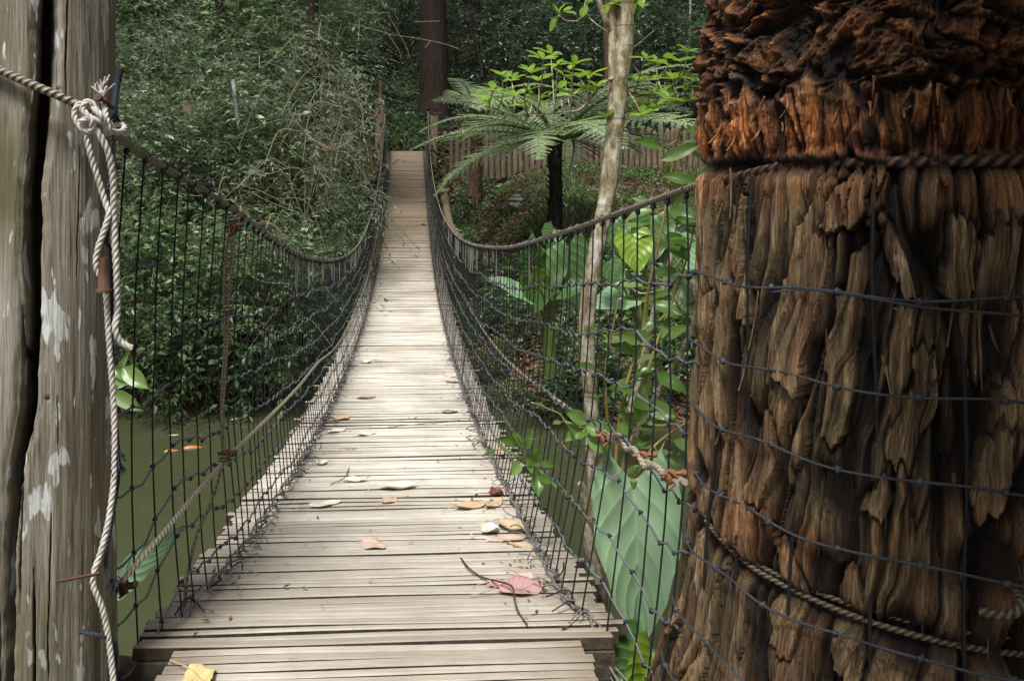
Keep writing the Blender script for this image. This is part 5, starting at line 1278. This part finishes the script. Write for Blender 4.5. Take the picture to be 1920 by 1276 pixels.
tag(mb.build('twig', M['bark_brown']), 'straight hair thin twig across the bright middle deck', 'twig')

mb = MB(); r = np.random.default_rng(77); n = 900
dd = np.concatenate([r.uniform(2.3, 9, n // 2), r.uniform(5, 24, n - n // 2)]); sd = r.choice([-1, 1], n); off = np.where(r.random(n) < .75, .55 - np.abs(r.normal(size=n)) * .07, r.uniform(-.5, .5, n))
off = np.clip(off, -.66, .66); pos = np.stack([axis_x(dd) + sd * off, dd, deck_z(dd) + .006], 1); a = r.uniform(0, 6.28, n)
scatter(mb, pos, np.stack([np.cos(a), np.sin(a), r.uniform(0, .25, n)], 1), np.stack([r.normal(size=n) * .2, r.normal(size=n) * .2, np.ones(n)], 1), r.uniform(.008, .034, n) * (1 + dd * .03), np.clip(r.normal(.55, .3, n), 0, 1), 'leaf', .7)
tag(mb.build('leaf_debris', M['litter']), 'crumbs of dry leaf caught along the net lacing on the deck', 'debris', kind='stuff')
# ---------------------------------------------------------------- fish and floating leaves
def water_pt(px, py):
    d = -WATER_Z * F / (py - HZ); return np.array([(px - CX) / F * d, d, WATER_Z])
def fish(label, px, py, ln, rz):
    c = water_pt(px, py); root = empty('orange_fish', label, 'fish', tuple(c), rz)
    n = 16; t = np.linspace(0, 1, n); rad = ln * .13 * np.sin(np.pi * np.clip(t, .02, .97) ** .7) ** .8 + .002
    mb = MB(); P = np.stack([(t - .5) * ln, .03 * ln * np.sin(t * 4), 0 * t - .02 * ln], 1); tube(mb, P, rad, 12)
    mb.build('body', M['fish'], root)
    mb = MB(); q = P[-1]; mb.add([q, q + [.16 * ln, .05 * ln, .03 * ln], q + [.12 * ln, 0, .01], q + [.16 * ln, -.05 * ln, -.02 * ln]], [[0, 1, 2, 2][:3] + [3]], None); mb.build('tail', M['fish'], root)
    mb = MB(); m_ = P[7] + [0, 0, rad[7] * .8]; mb.add([m_ + [-.12 * ln, 0, 0], m_ + [0, 0, .045 * ln], m_ + [.12 * ln, 0, .0], m_ + [.02 * ln, 0, -.02 * ln]], [[0, 3, 2, 1]]); mb.build('dorsal_fin', M['fish'], root)
fish('small orange fish at the surface nearest the left post', 321, 845, .17, .35)
fish('larger orange fish at the surface right of the small one', 361, 839, .24, .25)
for lab, px, py, cl, s in (('yellow leaf floating on the pond under the left cable', 442, 788, 'yellow', .14), ('tan leaf floating near the shrubs behind the fish', 326, 818, 'tan', .12), ('brown leaf floating on the pond right of the deck', 1000, 770, 'orange', .13)):
    c = water_pt(px, py); mb = MB(); blade(mb, (-s / 2, 0, .006), (1, .3, 0), (0, 0, 1), s, s * .45, int(px), .4, .03)
    o = mb.build('floating_leaf', DRY[cl]); o.location = c; tag(o, lab, 'leaf')

# ---------------------------------------------------------------- ground cover, litter, grass
def cover(name, mat, n, px0, px1, d0, d1, size, seed, up=.9, dens=None, tpl='leaf', width=1.0, lift=.0, rise=.5):
    r = np.random.default_rng(seed); d = r.uniform(d0, d1, n); px = r.uniform(px0, px1, n); x = (px - CX) / F * d
    if dens is not None:
        k = r.random(n) < dens(x, d); x, d = x[k], d[k]
    z = ground_h(x, d); m = len(x)
    k = (z > WATER_Z - .05) & ~((np.abs(x - axis_x(d)) < .72) & (d < 25.6)); x, d, z = x[k], d[k], z[k]; m = len(x)
    a = r.uniform(0, 6.28, m); dirs = np.stack([np.cos(a), np.sin(a), r.uniform(0, rise * 2, m)], 1)
    upv = np.stack([r.normal(size=m) * .4, r.normal(size=m) * .4 - .2, np.full(m, up)], 1)
    patch = .5 + .5 * perlin(x * .8, d * .8, seed)
    mb = MB(); scatter(mb, np.stack([x, d, z + lift * r.random(m)], 1), dirs, upv, size * r.uniform(.5, 1.3, m), np.clip(r.normal(.4, .22, m) * .7 + .35 * patch, 0, 1), tpl, width)
    return tag(mb.build(name, M[mat]), kind='stuff')
pat = lambda x, y: sstep(-.08, .3, perlin(x * .7, y * .6, 8.0) + .25 * perlin(x * 2.5, y * 2.5, 1.0))
tag(cover('ground_cover', 'cover', 26000, 838, 1420, 15.2, 22.5, .11, 201, dens=pat, lift=.10), 'low leafy ground cover on the far right bank', 'ground cover')
tag(cover('bank_grass', 'cover', 14000, 840, 1420, 16, 21.4, .20, 202, up=.3, width=.22, dens=lambda x, y: .25 + .75 * sstep(0, .3, perlin(x * .5, y * .5, 4)), rise=1.6), 'tufts of grass on the far right bank', 'grass')
tag(cover('bank_undergrowth', 'leaf', 30000, 850, 1420, 10.2, 15.4, .10, 203, dens=pat, lift=.25), 'dark creeping undergrowth on the right bank slope', 'undergrowth')
tag(cover('hillside_undergrowth', 'leaf_dark', 60000, 180, 1420, 22, 46, .22, 204, lift=.7), 'dark undergrowth covering the wooded hillside', 'undergrowth')
tag(cover('leaf_litter', 'litter', 16000, 700, 860, 24.5, 40, .16, 205, up=1.2, rise=.1), 'brown leaf litter on the slope behind the bridge', 'leaf litter')
tag(cover('bank_litter', 'litter', 40000, 838, 1420, 10.2, 22, .12, 206, up=1.2, rise=.1), 'fallen brown leaves over the right bank soil', 'leaf litter')
tag(cover('left_undergrowth', 'leaf', 30000, 150, 700, 11.0, 24, .13, 207, lift=.6), 'low undergrowth between the left bank shrubs', 'undergrowth')
tag(cover('path_litter', 'litter', 3000, 712, 815, 25.3, 27.5, .14, 209, up=1.2, rise=.1), 'brown leaves drifted over the far end of the deck', 'leaf litter')
tag(cover('path_grass', 'cover', 5000, 715, 812, 25.7, 29, .24, 208, up=.3, width=.25, rise=1.6), 'grass at the far end of the deck', 'grass')

# ---------------------------------------------------------------- light
SUN_EL, SUN_AZ = 60.0, -162.0            # azimuth from +Y towards +X
w = bpy.data.worlds.new('World'); scene.world = w; w.use_nodes = True
nt = w.node_tree; bg = nt.nodes['Background']; sky = nt.nodes.new('ShaderNodeTexSky'); sky.sky_type = 'NISHITA'; sky.sun_disc = False
sky.sun_elevation = math.radians(SUN_EL); sky.sun_rotation = math.radians(SUN_AZ); sky.air_density = 1.0; sky.dust_density = 3.0
hs = nt.nodes.new('ShaderNodeHueSaturation'); hs.inputs['Saturation'].default_value = .30
nt.links.new(sky.outputs[0], hs.inputs['Color']); nt.links.new(hs.outputs[0], bg.inputs['Color']); bg.inputs['Strength'].default_value = .15
sd = bpy.data.lights.new('sun', 'SUN'); sd.energy = 5.0; sd.angle = math.radians(14); sd.color = (1.0, .98, .95)
so = bpy.data.objects.new('sun', sd); COL.objects.link(so)
el, az = math.radians(SUN_EL), math.radians(SUN_AZ)
dirv = Vector((math.cos(el) * math.sin(az), math.cos(el) * math.cos(az), math.sin(el)))
so.rotation_euler = dirv.to_track_quat('Z', 'Y').to_euler(); so.location = dirv * 30

# ---------------------------------------------------------------- camera
cd = bpy.data.cameras.new('camera'); cd.sensor_width = 36; cd.lens = F / 1920 * 36
cd.shift_x = (960 - CX) / 1920; cd.shift_y = (HZ - 638) / 1920; cd.clip_start = .05; cd.clip_end = 400
co = bpy.data.objects.new('camera', cd); COL.objects.link(co); co.rotation_euler = (math.pi / 2, 0, 0); co.location = (0, 0, 0)
scene.camera = co
scene.view_settings.view_transform = 'Standard'; scene.view_settings.look = 'None'; scene.view_settings.exposure = 0; scene.view_settings.gamma = 1
scene.cycles.max_bounces = 8; scene.cycles.use_denoising = True
